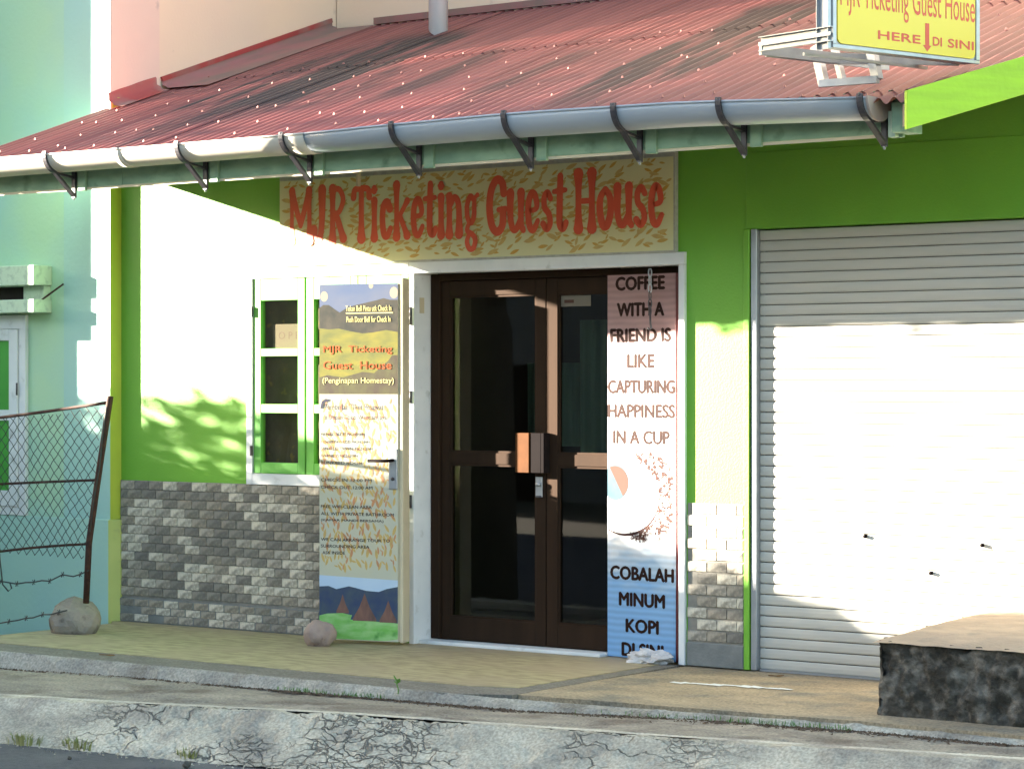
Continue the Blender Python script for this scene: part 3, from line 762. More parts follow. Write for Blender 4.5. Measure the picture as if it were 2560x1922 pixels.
box('rafter_end', M['mint_light'], H, 3.415, 3.45, -1.80, -1.74, 2.585, 2.70)

# ------------------------------------------------------------ neighbouring mint house
N = root('mint_house', (-4.5, -.52, 0), 'tall mint green neighbouring house with pink side wall', 'building')
YM = -.52
mb = MB()
mb.box(-9, -3.185, YM, 2.5, -.3, 6.2); mb.build('wall', M['mint'], N)
mb = MB(); mb.box(-3.184, X0, YM-.004, YM+.3, -.3, 6.2); mb.build('corner_wall', M['mint2'], N)
mb = MB(); mb.box(-9, X0-.001, YM-.022, YM-.005, -.3, .640); mb.build('plinth', M['mint2'], N, bevel=.004)
# its side face: lime below the lean-to roof, pink above
mb = MB(); mb.prism([(X0+.0005, YM-.004), (-2.7415, W-.0005), (-2.7415, W+.1), (X0+.0005, W+.1)], lambda x, y: (x, y, .64), lambda x, y: (x, y, 3.30)); mb.build('side_wall_lime', M['lime'], N)
mb = MB(); mb.prism([(X0+.0005, YM-.024), (-2.728, W-.024), (-2.728, W+.1), (X0+.0005, W+.1)], lambda x, y: (x, y, -.02), lambda x, y: (x, y, .639)); mb.build('side_wall_foot', mat('pale lime paint', (0.46, 0.52, 0.17), (0.40, 0.46, 0.14), 3, rough=.7, dirt=(.25, .27, .15), dscale=6, dlo=.6, dhi=.75), N, bevel=.003)
mb = MB(); mb.box(X0-.3, X0+.0045, YM+.0005, -.09, 3.21, 6.2); mb.build('side_wall', M['pink'], N)
mb = MB(); mb.box(X0-.3, X0+.0005, -.089, 3.0, 3.21, 6.2); mb.build('side_wall', M['peach'], N)
# unseen block added to the left: its stepped corner shades the mint wall
mb = MB()
mb.box(-7.2, -4.6, -1.152, YM+.05, 2.14, 6.2); mb.box(-7.2, -4.6, -1.104, YM+.05, -.3, 2.14)
mb.build('shade_wing', M['mint'], N)
# hoods over the vent
for z0, z1 in ((2.124, 2.252), (1.95, 2.034)):
    mb = MB(); mb.box(-5, -3.295, YM-.16, YM-.001, z0, z1); mb.build('window_hood', M['mint_light'], N, bevel=.004)
box('vent_opening', M['dark'], N, -4.4, -3.50, YM-.003, YM-.0005, 2.036, 2.122)
box('vent_block', M['mint_light'], N, -3.498, -3.31, YM-.06, YM-.0005, 2.036, 2.122)
wf = MB()
wf.box(-4.7, -3.515, YM-.03, YM-.001, 1.85, 1.94); wf.box(-3.575, -3.515, YM-.03, YM-.001, .642, 1.85)
wf.box(-4.7, -3.575, YM-.029, YM-.001, .642, .70)
mw = wf.build('window', M['white'], N, bevel=.002)
ws = MB()
ws.box(-3.660, -3.581, YM-.042, YM-.001, .70, 1.848); ws.box(-4.6, -3.66, YM-.041, YM-.001, 1.775, 1.848)
ws.box(-4.6, -3.66, YM-.041, YM-.001, 1.255, 1.325); ws.box(-4.6, -3.66, YM-.041, YM-.001, .70, .80)
ws.build('sash', M['white'], mw, bevel=.003)
for za, zb in ((1.325, 1.775), (.80, 1.255)):
    box('panel', M['panelgreen'], mw, -4.6, -3.658, YM-.022, YM-.004, za-.004, zb+.004, bevel=.006)
MB().tube([(-3.578, YM-.046, 1.42), (-3.578, YM-.046, 1.50)], .006, 6).build('hinge', M['black'], mw)
# stray iron rod sticking out beside the vent
t = MB().tube([(-3.40, -.60, 1.995), (-3.31, -.60, 2.03), (-3.22, -.58, 2.085), (-3.15, -.56, 2.13)], .006, 6).build('iron_rod', M['rust'])
tag(t, 'thin bent iron rod sticking out beside the dark vent of the mint house', 'rod')

# ------------------------------------------------------------ peach building behind
P = root('peach_building', (0.5, 1.66, 0), 'peach upper wall rising behind the red corrugated roof', 'building')
mb = MB(); mb.box(X0+.01, 7, 1.655, 3.0, 0, 6.4); mb.build('wall', M['peach'], P)
mb = MB(); mb.box(X0+.01, 7, 1.58, 3.3, 6.4, 6.5); mb.build('roof_slab', M['farroof'], P)
# drain pipe
t = MB()
pc = (-1.335, 1.0)
n = 20; vs = []; fs = []
for i in range(n):
    a = 2*math.pi*i/n; x = pc[0]+.063*math.cos(a); y = pc[1]+.063*math.sin(a)
    vs += [(x, y, 3.765 - .045*math.cos(a+.6)), (x, y, 6.35)]
for i in range(n):
    a = 2*math.pi*i/n; x = pc[0]+.056*math.cos(a); y = pc[1]+.056*math.sin(a)
    vs += [(x, y, 3.765 - .045*math.cos(a+.6)), (x, y, 6.35)]
for i in range(n):
    j = (i+1) % n
    fs += [(2*i, 2*j, 2*j+1, 2*i+1), (2*n+2*i, 2*n+2*i+1, 2*n+2*j+1, 2*n+2*j), (2*i, 2*n+2*i, 2*n+2*j, 2*j)]
t.add(vs, fs, True); t = t.build('drain_pipe', mat('white pvc pipe', (0.82, 0.83, 0.84), (0.78, 0.79, 0.81), 4, rough=.4))
tag(t, 'white drain pipe ending just above the red roof', 'pipe')

# ------------------------------------------------------------ big shop sign
S = root('shop_sign', (0.03, W-.03, 2.195), 'long cream shop sign reading MJR Ticketing Guest House above the doors', 'sign')
SY = W-.034
box('board', M['greyboard'], S, -1.374, 1.440, SY, W-.001, 2.192, 2.748, bevel=.002)
box('vinyl', M['signbase'], S, -1.368, 1.430, SY-.0035, SY-.0005, 2.204, 2.703)
def leafshape(cx, cz, L, wd, a, n=5):
    up, dn = [], []
    for i in range(n+1):
        t = i/n; h = wd*math.sin(math.pi*t)**.8*(1-.35*t)
        up.append((t-.5, h)); dn.append((t-.5, -h))
    pts = up + dn[::-1][1:-1]
    ca, sa = math.cos(a), math.sin(a)
    return [(cx+p[0]*L*ca-p[1]*sa, cz+p[0]*L*sa+p[1]*ca) for p in pts]
def motif(parent, x0, x1, z0, z1, y, m, count, L, horiz=True, seed=1, org=(0, 0, 0)):
    rnd = random.Random(seed); mb = MB(); placed = []
    for k in range(count*6):
        cx, cz = rnd.uniform(x0+L*.55, x1-L*.55) if horiz else rnd.uniform(x0+.012, x1-.012), rnd.uniform(z0+.015, z1-.015) if horiz else rnd.uniform(z0+L*.55, z1-L*.55)
        if any(abs(cx-a)*(1 if horiz else 2.2) < L*.9*s_ and abs(cz-b)*(2.2 if horiz else 1) < L*.9*s_ for a, b, s_ in placed): continue
        s_ = rnd.uniform(.6, 1.15); placed.append((cx, cz, s_))
        a = rnd.choice((0.12, -.15, .35, -.35, .6)) + (0 if horiz else math.pi/2)
        p = leafshape(cx, cz, L*s_, L*.17*s_, a)
        p = [(min(max(q[0], x0), x1), min(max(q[1], z0), z1)) for q in p]
        mb.add([(q[0], y, q[1]) for q in p], [tuple(range(len(p)))])
        if rnd.random() < .45:      # a second leaflet of the sprig
            ca, sa = math.cos(a+.7), math.sin(a+.7)
            p = leafshape(cx+.5*L*s_*ca, cz+.5*L*s_*sa, L*s_*.6, L*.11*s_, a+.7)
            p = [(min(max(q[0], x0), x1), min(max(q[1], z0), z1)) for q in p]
            mb.add([(q[0], y-.00015, q[1]) for q in p], [tuple(range(len(p)))])
        if len(placed) >= count: break
    o = mb.build('leaf_print', m, parent); tag(o, kind='stuff'); return o
motif(S, -1.36, 1.42, 2.21, 2.70, SY-.0040, M['motif'], 300, .068, True, 3)
motif(S, -1.36, 1.42, 2.21, 2.70, SY-.0045, M['motif2'], 170, .085, True, 9)
# stroke lettering of the sign: fat ends, thin middles
def spl(pts, n=7):
    out = []
    P_ = [Vector((*p, 0)) for p in pts]
    if len(P_) == 2: return [P_[0].lerp(P_[1], i/8) for i in range(9)]
    P_ = [P_[0]*2-P_[1]] + P_ + [P_[-1]*2-P_[-2]]
    for i in range(1, len(P_)-2):
        for k in range(n):
            t = k/n; a, b, c, d = P_[i-1:i+3]
            out.append(.5*((2*b)+(c-a)*t+(2*a-5*b+4*c-d)*t*t+(3*b-a-3*c+d)*t**3))
    out.append(P_[-2]); return out
XH = .72
GL = {   # strokes: (points, start width, middle width, end width), widths in units of the cap height
 'M': [([(.10, 1), (.08, 0)], .13, .075, .15), ([(.12, .95), (.50, .30)], .12, .10, .08), ([(.88, .95), (.50, .30)], .12, .10, .08), ([(.90, 1), (.92, 0)], .13, .085, .16)],
 'J': [([(.65, 1), (.62, .35), (.45, .03), (.12, .03), (.05, .22)], .16, .11, .14)],
 'R': [([(.2, 1), (.2, 0)], .15, .10, .16), ([(.15, .97), (.62, .98), (.88, .78), (.62, .54), (.25, .52)], .09, .09, .06), ([(.42, .52), (.68, .25), (.90, .02)], .08, .11, .15)],
 'T': [([(.04, .80), (.12, .95), (.5, .97), (.88, .95), (.96, .80)], .11, .095, .11), ([(.5, .97), (.5, 0)], .10, .10, .17)],
 'i': [([(.5, XH), (.5, 0)], .13, .10, .15), ([(.5, .91), (.52, .96)], .11, .13, .10)],
 'c': [([(.82, .55), (.60, .68), (.30, .60), (.20, .34), (.34, .06), (.62, .03), (.88, .17)], .13, .11, .09)],
 'k': [([(.2, 1), (.2, 0)], .14, .09, .15), ([(.85, .68), (.32, .36)], .11, .08, .07), ([(.40, .42), (.62, .22), (.85, .02)], .07, .09, .14)],
 'e': [([(.24, .36), (.80, .42), (.74, .62), (.50, .70), (.26, .58), (.18, .33), (.32, .07), (.60, .02), (.90, .18)], .06, .105, .08)],
 't': [([(.55, .98), (.5, .5), (.5, .12), (.72, .02), (.95, .12)], .10, .11, .10), ([(.10, .70), (.92, .72)], .07, .08, .07)],
 'n': [([(.18, XH), (.18, 0)], .13, .10, .15), ([(.22, .52), (.46, .69), (.72, .62), (.80, .35), (.80, 0)], .07, .10, .15)],
 'g': [([(.74, .62), (.45, .70), (.20, .54), (.22, .32), (.48, .20), (.72, .32), (.74, .56)], .08, .085, .08), ([(.74, .66), (1.0, .72)], .07, .06, .07), ([(.34, .20), (.22, .06), (.62, -.02), (.84, -.12), (.70, -.27), (.38, -.28), (.20, -.15), (.34, -.02)], .07, .085, .07)],
 'G': [([(.86, .72), (.78, .92), (.50, .98), (.22, .80), (.12, .48), (.24, .14), (.52, .01), (.78, .12), (.84, .40)], .12, .12, .12), ([(.60, .42), (.95, .43)], .08, .085, .09)],
 'u': [([(.16, XH), (.16, .28), (.30, .06), (.52, .05), (.76, .24)], .14, .10, .08), ([(.80, XH), (.80, .16), (.94, .02)], .14, .10, .09)],
 's': [([(.82, .58), (.55, .69), (.26, .60), (.30, .42), (.66, .30), (.78, .13), (.50, .02), (.16, .12)], .09, .095, .10)],
 'H': [([(.18, 1), (.18, 0)], .17, .10, .17), ([(.80, 1), (.80, 0)], .17, .10, .17), ([(.18, .50), (.80, .50)], .07, .08, .07)],
 'o': [([(.5, .69), (.20, .54), (.16, .30), (.34, .05), (.62, .04), (.84, .28), (.80, .54), (.52, .69)], .09, .115, .09)],
}
def stroke_letter(ch, x0, x1, zb, cap, y, parent, m):
    w = x1-x0; mb = MB(); k = 0
    for pts, a, b, c in GL[ch]:
        P_ = spl(pts); n = len(P_)
        P2 = [Vector((x0 + p.x*w, 0, zb + p.y*cap)) for p in P_]
        L_, R_ = [], []
        k += 1; yy = y - k*.0003
        for i, p in enumerate(P2):
            d = (P2[min(i+1, n-1)]-P2[max(i-1, 0)]).normalized()
            nn = Vector((-d.z, 0, d.x)); t = i/(n-1)
            e = (a if t < .5 else c); q = abs(2*t-1)**3
            hw = (b*(1-q)+e*q)*cap*.66
            L_.append(p+nn*hw); R_.append(p-nn*hw)
        vs = []
        for l_, r_ in zip(L_, R_): vs += [(l_.x, yy, l_.z), (r_.x, yy, r_.z)]
        mb.add(vs, [(2*i, 2*i+1, 2*i+3, 2*i+2) for i in range(n-1)])
        for p, e in ((P2[0], a), (P2[-1], c)):      # round ends
            r = e*cap*.66; q = 10; k += 1; yy2 = y - k*.0003
            mb.add([(p.x+r*math.cos(2*math.pi*j/q), yy2, p.z+r*math.sin(2*math.pi*j/q)) for j in range(q)], [tuple(range(q))])
    return mb.build('letter', m, parent)
LX = [('M', -1.285, -1.115), ('J', -1.10, -0.995), ('R', -.975, -.855), ('T', -.795, -.665), ('i', -.665, -.600), ('c', -.590, -.500), ('k', -.490, -.368), ('e', -.358, -.265), ('t', -.268, -.175), ('i', -.172, -.106), ('n', -.100, .014), ('g', .030, .122),
      ('G', .190, .325), ('u', .334, .450), ('e', .458, .550), ('s', .565, .642), ('t', .643, .737), ('H', .790, .935), ('o', .942, 1.045), ('u', 1.055, 1.172), ('s', 1.182, 1.266), ('e', 1.275, 1.368)]
for ch, a, b in LX:
    stroke_letter(ch, a, b, 2.340, .300, SY-.0055, S, M['orange'])
MB().box(-.72, -.705, W-.10, W-.075, 2.64, 2.72).build('hook', M['cream'], S)

# ------------------------------------------------------------ lightbox sign on the roof
ang = math.atan2(.965, .263)
LB_ = root('lightbox_sign', (3.473, -2.404, 2.918), 'yellow lightbox sign reading HERE DI SINI on a steel frame above the gutter', 'sign', rot=(0, 0, ang), local=True)
LB_.scale = (.93, .93, .93)
# local frame: x along the face (back into the picture), y = -normal(+X side is -y), z up
def lb(name, m, *a, bevel=0.0, par=None): return MB().box(*a).build(name, m, par or LB_, bevel=bevel)
lb('case', M['white'], 0, .982, .004, .085, 0.0, .60)
fm = MB(); fm.box(-.004, .99, -.008, .0035, -.006, .012); fm.box(-.004, .020, -.008, .0035, .012, .61); fm.box(.964, .99, -.008, .0035, .012, .61)
fm.build('face_frame', M['steel'], LB_, bevel=.002)
# yellow face with rounded lower corners
pts = []
r_ = .03
for cx_, cz_, a0 in ((.028+r_, .016+r_, math.pi), (.958-r_, .016+r_, 1.5*math.pi)):
    for i in range(6): pts.append((cx_+r_*math.cos(a0+i*math.pi/10), cz_+r_*math.sin(a0+i*math.pi/10)))
pts += [(.958, .58), (.028, .58)]
mb = MB(); mb.prism(pts, lambda x, z: (x, -.006, z), lambda x, z: (x, .0032, z)); face = mb.build('face_panel', M['yellow'], LB_)
text('lettering', 'MJR Ticketing Guest House', M['orange'], face, (0, -.0068, 0), (1, 0, 0), .045, .955, .147, .325, bold=.0)
text('lettering', 'HERE', M['orange'], face, (0, -.0068, 0), (1, 0, 0), .292, .575, .030+.028, .030+.066, bold=.05)
text('lettering', 'DI', M['orange'], face, (0, -.0068, 0), (1, 0, 0), .662, .722, .058, .098, bold=.05)
text('lettering', 'SINI', M['orange'], face, (0, -.0068, 0), (1, 0, 0), .766, .945, .058, .098, bold=.05)
mb = MB(); ap = [(.608, .158), (.636, .158), (.636, .055), (.652, .055), (.622, .026), (.592, .055), (.608, .055)]
mb.add([(x, -.0068, z) for x, z in ap], [tuple(range(7))]); mb.build('arrow', M['orange'], face)
# steel studs
st = MB(); st.box(-.012, -.006, .0, .075, -.01, .60); st.box(-.03, -.012, .0, .004, -.01, .60); st.box(-.03, -.012, .071, .075, -.01, .60)
stud = st.build('stud', M['steel'], LB_)
rb_ = MB(); rb_.box(-.035, -.013, -.02, .45, .020, .024); rb_.box(-.035, -.013, -.02, .45, .084, .088); rb_.box(-.0165, -.0135, -.02, .45, .024, .084)
rb_.box(-.034, -.030, -.02, .45, .045, .063)
rb_.build('rail', M['steel'], LB_)
MB().box(.02, .85, .45, .46, .0, .05).box(.02, .85, .20, .21, -.02, -.006).build('rail', M['steel'], LB_)
MB().obox((-.02, .45, .03), (.45, .40, .02), .02, .05).obox((.45, .40, .02), (.95, .09, .02), .02, .05).build('brace', M['steel'], LB_)
def worldstud(p, q, w, h):
    Mi = LB_.matrix_basis.inverted() if False else (Matrix.Translation(LB_.location) @ Matrix.Rotation(ang, 4, 'Z') @ Matrix.Scale(.93, 4)).inverted()
    return MB().obox(Mi @ Vector(p), Mi @ Vector(q), w, h, up=(1, 0, 0))
worldstud((3.07, -1.84, 3.01), (3.13, -1.87, 2.83), .045, .035).build('leg', M['steel'], LB_)
worldstud((3.11, -1.74, 3.01), (3.17, -1.77, 2.85), .03, .03).build('leg', M['steel'], LB_)
worldstud((3.36, -1.87, 3.01), (3.41, -1.89, 2.83), .045, .035).build('leg', M['steel'], LB_)
worldstud((3.31, -1.76, 3.01), (3.36, -1.79, 2.85), .03, .03).build('leg', M['steel'], LB_)
worldstud((3.12, -1.885, 2.835), (3.42, -1.905, 2.83), .035, .03).build('foot_rail', M['steel'], LB_)

# ------------------------------------------------------------ opened door leaf with its banner
a0 = Vector((-.845, -.728, .022)); a1 = Vector((-.347, -.605, .022))
dirv = (a1-a0); LW = dirv.length; la = math.atan2(dirv.y, dirv.x)
D1 = root('opened_door_leaf', (a0.x, a0.y, .022), 'cream painted door leaf swung open against the window, covered by a banner', 'door', rot=(0, 0, la), local=True)
LH = 2.045
MB().box(0, LW-.002, .004, .040, 0, LH).build('panel', M['cream'], D1, bevel=.003)
MB().box(LW-.001, LW+.020, .0, .088, -.005, LH+.03).build('edge_post', M['cream'], D1, bevel=.003)
hp = MB(); hp.box(LW-.066, LW-.012, -.012, .0035, .87, 1.10); hpl = hp.build('lock_plate', M['steel'], D1, bevel=.003)
MB().tube([(LW-.038, -.012, 1.035), (LW-.038, -.040, 1.035), (LW-.05, -.048, 1.033), (LW-.18, -.046, 1.032)], .009, 8).build('lever', M['matt'], hpl)
MB().tube([(LW-.038, -.012, .93), (LW-.038, -.020, .93)], .010, 8).build('keyhole', M['black'], hpl)

B1 = root('door_banner', (a0.x, a0.y, .022), 'tall printed banner with landscape photos and room list hung on the open left door leaf', 'banner', rot=(0, 0, la), local=True)
BWd = LW-.012
def bf(f): return LH*(1-f)
def bprint(name, m, pts, y, par=None): 
    mb = MB(); mb.add([(u*BWd, y, bf(f)) for u, f in pts], [tuple(range(len(pts)))]); return mb.build(name, m, par or cloth)
M['b_cream'] = mat('banner cream', (0.527, 0.493, 0.340), (0.468, 0.468, 0.374), 3, rough=.5, spec=.4)
M['b_sky'] = mat('banner dusk sky', (0.060, 0.095, 0.19), (0.10, 0.12, 0.18), 3, rough=.5, spec=.4, stretch=(1, 1, 2))
M['b_mtn'] = mat('banner mountain', (0.022, 0.026, 0.020), (0.06, 0.052, 0.036), 14, rough=.5)
M['b_field'] = mat('banner yellow field', (0.210, 0.185, 0.025), (0.113, 0.122, 0.029), 7, rough=.5, stretch=(1, 1, 2.5))
M['b_field2'] = mat('banner dark scrub', (0.088, 0.084, 0.032), (0.060, 0.044, 0.028), 14, rough=.5, stretch=(1, 1, .6))
M['b_cloud'] = mat('banner cloud', (0.32, 0.28, 0.22), None, 6, rough=.5)
M['b_blue'] = mat('banner pale sky', (0.42, 0.54, 0.68), (0.50, 0.60, 0.70), 4, rough=.5)
M['b_navy'] = mat('banner navy hills', (0.035, 0.055, 0.12), (0.06, 0.085, 0.11), 12, rough=.5)
M['b_hut'] = mat('banner brown hut', (0.22, 0.11, 0.08), (0.12, 0.07, 0.06), 14, rough=.5, stretch=(2, 1, .5))
M['b_lawn'] = mat('banner lawn', (0.16, 0.42, 0.08), (0.30, 0.52, 0.20), 9, rough=.5, stretch=(1, 1, 3), dirt=(0.08, 0.25, 0.05), dscale=14)
M['b_txty'] = mat('pale yellow print', (0.75, 0.66, 0.28), None, 5, rough=.5)
M['b_txto'] = mat('orange print', (0.50, 0.085, 0.012), None, 5, rough=.5)
cloth = MB().box(0, BWd, -.0015, .0035, 0, LH).build('cloth', M['b_cream'], B1)
bprint('photo_print', M['b_sky'], [(0, 0), (1, 0), (1, .13), (0, .13)], -.0017)
for cx_, cf, rr in ((.06, .034, .05), (.95, .026, .055), (.66, .005, .03)):
    bprint('cloud_print', M['b_cloud'], [(min(1, max(0, cx_+rr*math.cos(2*math.pi*i/12))), max(.001, cf+rr*.30*math.sin(2*math.pi*i/12))) for i in range(12)], -.0018)
bprint('mountain_print', M['b_mtn'], [(0, .066), (.05, .0577), (.12, .058), (.2, .071), (.26, .0797), (.33, .070), (.45, .060), (.62, .052), (.74, .046), (.82, .041), (.9, .046), (1, .046), (1, .14), (0, .14)], -.0019)
bprint('field_print', M['b_field'], [(0, .1236), (.12, .127), (.25, .125), (.4, .133), (.55, .139), (.68, .137), (.85, .130), (1, .136), (1, .262), (0, .262)], -.0020)
bprint('scrub_print', M['b_field2'], [(0, .262), (.1, .256), (.3, .262), (.55, .247), (.7, .250), (.88, .215), (.93, .20), (1, .20), (1, .309), (0, .309)], -.0021)
motif(cloth, .01, BWd-.004, bf(.815), bf(.314), -.0017, M['motif2'], 190, .062, False, 21)
motif(cloth, .01, BWd-.004, bf(.815), bf(.314), -.0021, mat('rose leaf print', (0.55, 0.27, 0.13), None, 9, rough=.5), 110, .055, False, 22)
bprint('sky_print', M['b_blue'], [(0, .820), (1, .828), (1, .90), (0, .90)], -.00265)
bprint('hill_print', M['b_navy'], [(0, .852), (.12, .850), (.22, .858), (.38, .849), (.45, .852), (.6, .860), (.76, .862), (.86, .853), (1, .846), (1, .955), (0, .955)], -.0028)
bprint('lawn_print', M['b_lawn'], [(0, .934), (.1, .928), (.3, .925), (.42, .930), (.4, .942), (1, .948), (1, .992), (.85, .998), (0, .998)], -.00295)
for cx_, wd, ft, fb_ in ((.30, .16, .872, .925), (.58, .30, .868, .945), (.88, .22, .885, .947)):
    bprint('hut_print', M['b_hut'], [(cx_, ft), (cx_+wd*.22, (ft+fb_)/2), (min(.995, cx_+wd*.5), fb_-.006), (min(.995, cx_+wd*.5), fb_), (cx_-wd*.5, fb_), (cx_-wd*.5, fb_-.006), (cx_-wd*.22, (ft+fb_)/2)], -.0031)
def bt(s, m, u0, u1, fc, h, bold=0.0):
    text('lettering', s, m, cloth, (0, -.0028, 0), (1, 0, 0), u0*BWd, u1*BWd, bf(fc)-h/2, bf(fc)+h/2, bold=bold)
bt('Tekan Bell Pintu utk Check In', M['b_txty'], .34, .92, .0686, .033, .01)
bprint('rule_print', M['b_txty'], [(.34, .0805), (.94, .0805), (.94, .0835), (.34, .0835)], -.0028)
bt('Push Door Bell for Check In', M['b_txty'], .35, .91, .0994, .033, .01)
bt('MJR  Ticketing', M['b_txto'], .05, .93, .1855, .050, .008)
bt('Guest  House', M['b_txto'], .05, .92, .228, .046, .008)
bt('(Penginapan Homestay)', M['b_txty'], .04, .95, .273, .042, .005)
bt('Pembelian Tiket Pesawat', M['inkb'], .07, .82, .345, .034)
bt('di Depan Toko Wenpan Jaya', M['inkb'], .05, .86, .376, .034)
bprint('swoosh_print', M['inkb'], [(.01, .350), (.03, .330), (.08, .322), (.13, .324), (.12, .330), (.06, .332), (.04, .350)], -.0028)
for s, u1, f in (('KING SIZE ROOM', .56, .422), ('QUEEN SIZE ROOM', .62, .4437), ('SINGLE TWIN ROOM', .66, .4624), ('FAMILY ROOM', .47, .4827), ('BUNKBED ROOM', .55, .503),
                 ('CHECK IN 12:00 PM', .67, .551), ('CHECK OUT 12:00 AM', .68, .5715), ('FREE WIFI-CLEAN AREA', .67, .626), ('ALL WITH PRIVATE BATHROOM', .95, .646), ('(KAMAR MANDI BERSAMA)', .82, .665),
                 ('WE CAN ARRANGE TOUR TO', .90, .7188), ('SURROUNDING AREA', .64, .7374), ('ASK INSIDE', .33, .756)):
    bt(s, M['ink'], .02 if u1 > .4 else .04, u1, f, .0175, .02)

# ------------------------------------------------------------ right banner
B2 = root('coffee_banner', (.92, -.36, .005), 'tall pink to blue banner about coffee covering the right of the glass door', 'banner', rot=(0, 0, math.atan2(-.045, .473)), local=True)
W2, H2 = .474, 2.082
def b2m():
    m = mat('coffee banner print', (0.5, 0.4, 0.4), None, 3, rough=.5, spec=.4)
    n = m.node_tree.nodes; l = m.node_tree.links; b = n['Principled BSDF']
    tc = [x for x in n if x.type == 'TEX_COORD'][0]
    sx = n.new('ShaderNodeSeparateXYZ'); l.new(tc.outputs['Object'], sx.inputs[0])
    mr = n.new('ShaderNodeMapRange'); mr.inputs[1].default_value = 0; mr.inputs[2].default_value = H2; l.new(sx.outputs[2], mr.inputs[0])
    nz = n.new('ShaderNodeTexNoise'); nz.inputs['Scale'].default_value = 6; mp = n.new('ShaderNodeMapping'); mp.inputs['Scale'].default_value = (1, 1, 3.0)
    l.new(tc.outputs['Object'], mp.inputs[0]); l.new(mp.outputs[0], nz.inputs['Vector'])
    ad = n.new('ShaderNodeMath'); ad.operation = 'MULTIPLY_ADD'; ad.inputs[1].default_value = .16; ad.inputs[2].default_value = -.08
    l.new(nz.outputs['Fac'], ad.inputs[0])
    a2 = n.new('ShaderNodeMath'); a2.operation = 'ADD'; l.new(mr.outputs[0], a2.inputs[0]); l.new(ad.outputs[0], a2.inputs[1])
    cr = n.new('ShaderNodeValToRGB'); l.new(a2.outputs[0], cr.inputs[0])
    e = cr.color_ramp.elements
    e[0].position = 0; e[0].color = (.17, .36, .62, 1); e[1].position = 1; e[1].color = (.25, .135, .13, 1)
    for p, c in ((.17, (.20, .38, .62)), (.24, (.36, .48, .60)), (.31, (.62, .62, .62)), (.5, (.70, .68, .66)), (.66, (.52, .40, .38)), (.84, (.32, .19, .185))):
        x = e.new(p); x.color = (*c, 1)
    # faint woven grid
    wv = n.new('ShaderNodeTexWave'); wv.wave_type = 'BANDS'; wv.bands_direction = 'Z'; wv.inputs['Scale'].default_value = 9; wv.inputs['Distortion'].default_value = 1.5
    l.new(tc.outputs['Object'], wv.inputs['Vector'])
    m2 = n.new('ShaderNodeMapRange'); m2.inputs[3].default_value = .86; m2.inputs[4].default_value = 1.04; l.new(wv.outputs['Fac'], m2.inputs[0])
    vs = n.new('ShaderNodeVectorMath'); vs.operation = 'SCALE'; l.new(cr.outputs[0], vs.inputs[0]); l.new(m2.outputs[0], vs.inputs['Scale'])
    l.new(vs.outputs[0], b.inputs['Base Color'])
    return m
cl2 = MB().box(0, W2, 0, .003, 0, H2).build('cloth', b2m(), B2, loc=(0, 0, 0))
MB().box(W2-.006, W2+.012, .0035, .05, -.0, H2+.0).build('edge_shadow', mat('dark red edge shadow', (.12, .03, .03), None, 5, rough=.5), B2)  # painted shade: the leaf's edge shadow as a dark strip
M['b2ink'] = mat('brown black ink', (0.020, 0.009, 0.007), (0.028, 0.012, 0.009), 20, rough=.7, spec=.08)
def z2(y): return H2*(1-(y-592)/820.)
for s, a, b, y in (('COFFEE', .13, .84, 611), ('WITH A', .15, .83, 667), ('FRIEND IS', .05, .93, 722), ('LIKE', .30, .69, 777), ('CAPTURING', .012, .988, 832), ('HAPPINESS', .012, .988, 884),
                   ('IN A CUP', .09, .91, 940), ('COBALAH', .05, .97, 1231), ('MINUM', .18, .84, 1287), ('KOPI', .28, .75, 1343), ('DI SINI', .22, .82, 1394)):
    h_ = .070
    text('lettering', s, M['b2ink'], cl2, (0, -.0006, 0), (1, 0, 0), a*W2, b*W2, z2(y)-h_/2, z2(y)+h_/2, bold=.075)
def disc(name, m, cx, cz, rx, rz_, y, n=36, clip=True, a0=0, a1=2*math.pi):
    p = []
    for i in range(n+1 if a1-a0 < 6 else n):
        a = a0+(a1-a0)*i/n
        x = cx+rx*math.cos(a); z = cz+rz_*math.sin(a)
        p.append((min(max(x, .001), W2-.001), z))
    mb = MB(); mb.add([(x, y, z) for x, z in p], [tuple(range(len(p)))]); return mb.build(name, m, cl2)
cz_ = z2(1066)
M['saucer'] = mat('saucer print', (.74, .73, .70), None, 3, rough=.5)
disc('shade_print', mat('saucer rim print', (.035, .016, .016), None, 5, rough=.7, spec=.1), .125, cz_-.006, .240, .212, -.0005)
disc('saucer_print', M['saucer'], .115, cz_, .245, .205, -.0009)
disc('cup_print', mat('cup blue print', (.025, .065, .09), (.06, .11, .13), 6, rough=.7, spec=.1), .055, cz_+.072, .098, .098, -.0013)
disc('coffee_print', mat('coffee print', (.060, .030, .021), None, 6, rough=.7, spec=.1), .055, cz_+.072, .094, .090, -.0017, a0=-.95, a1=2.0)
bn_ = MB(); rnd = random.Random(5)
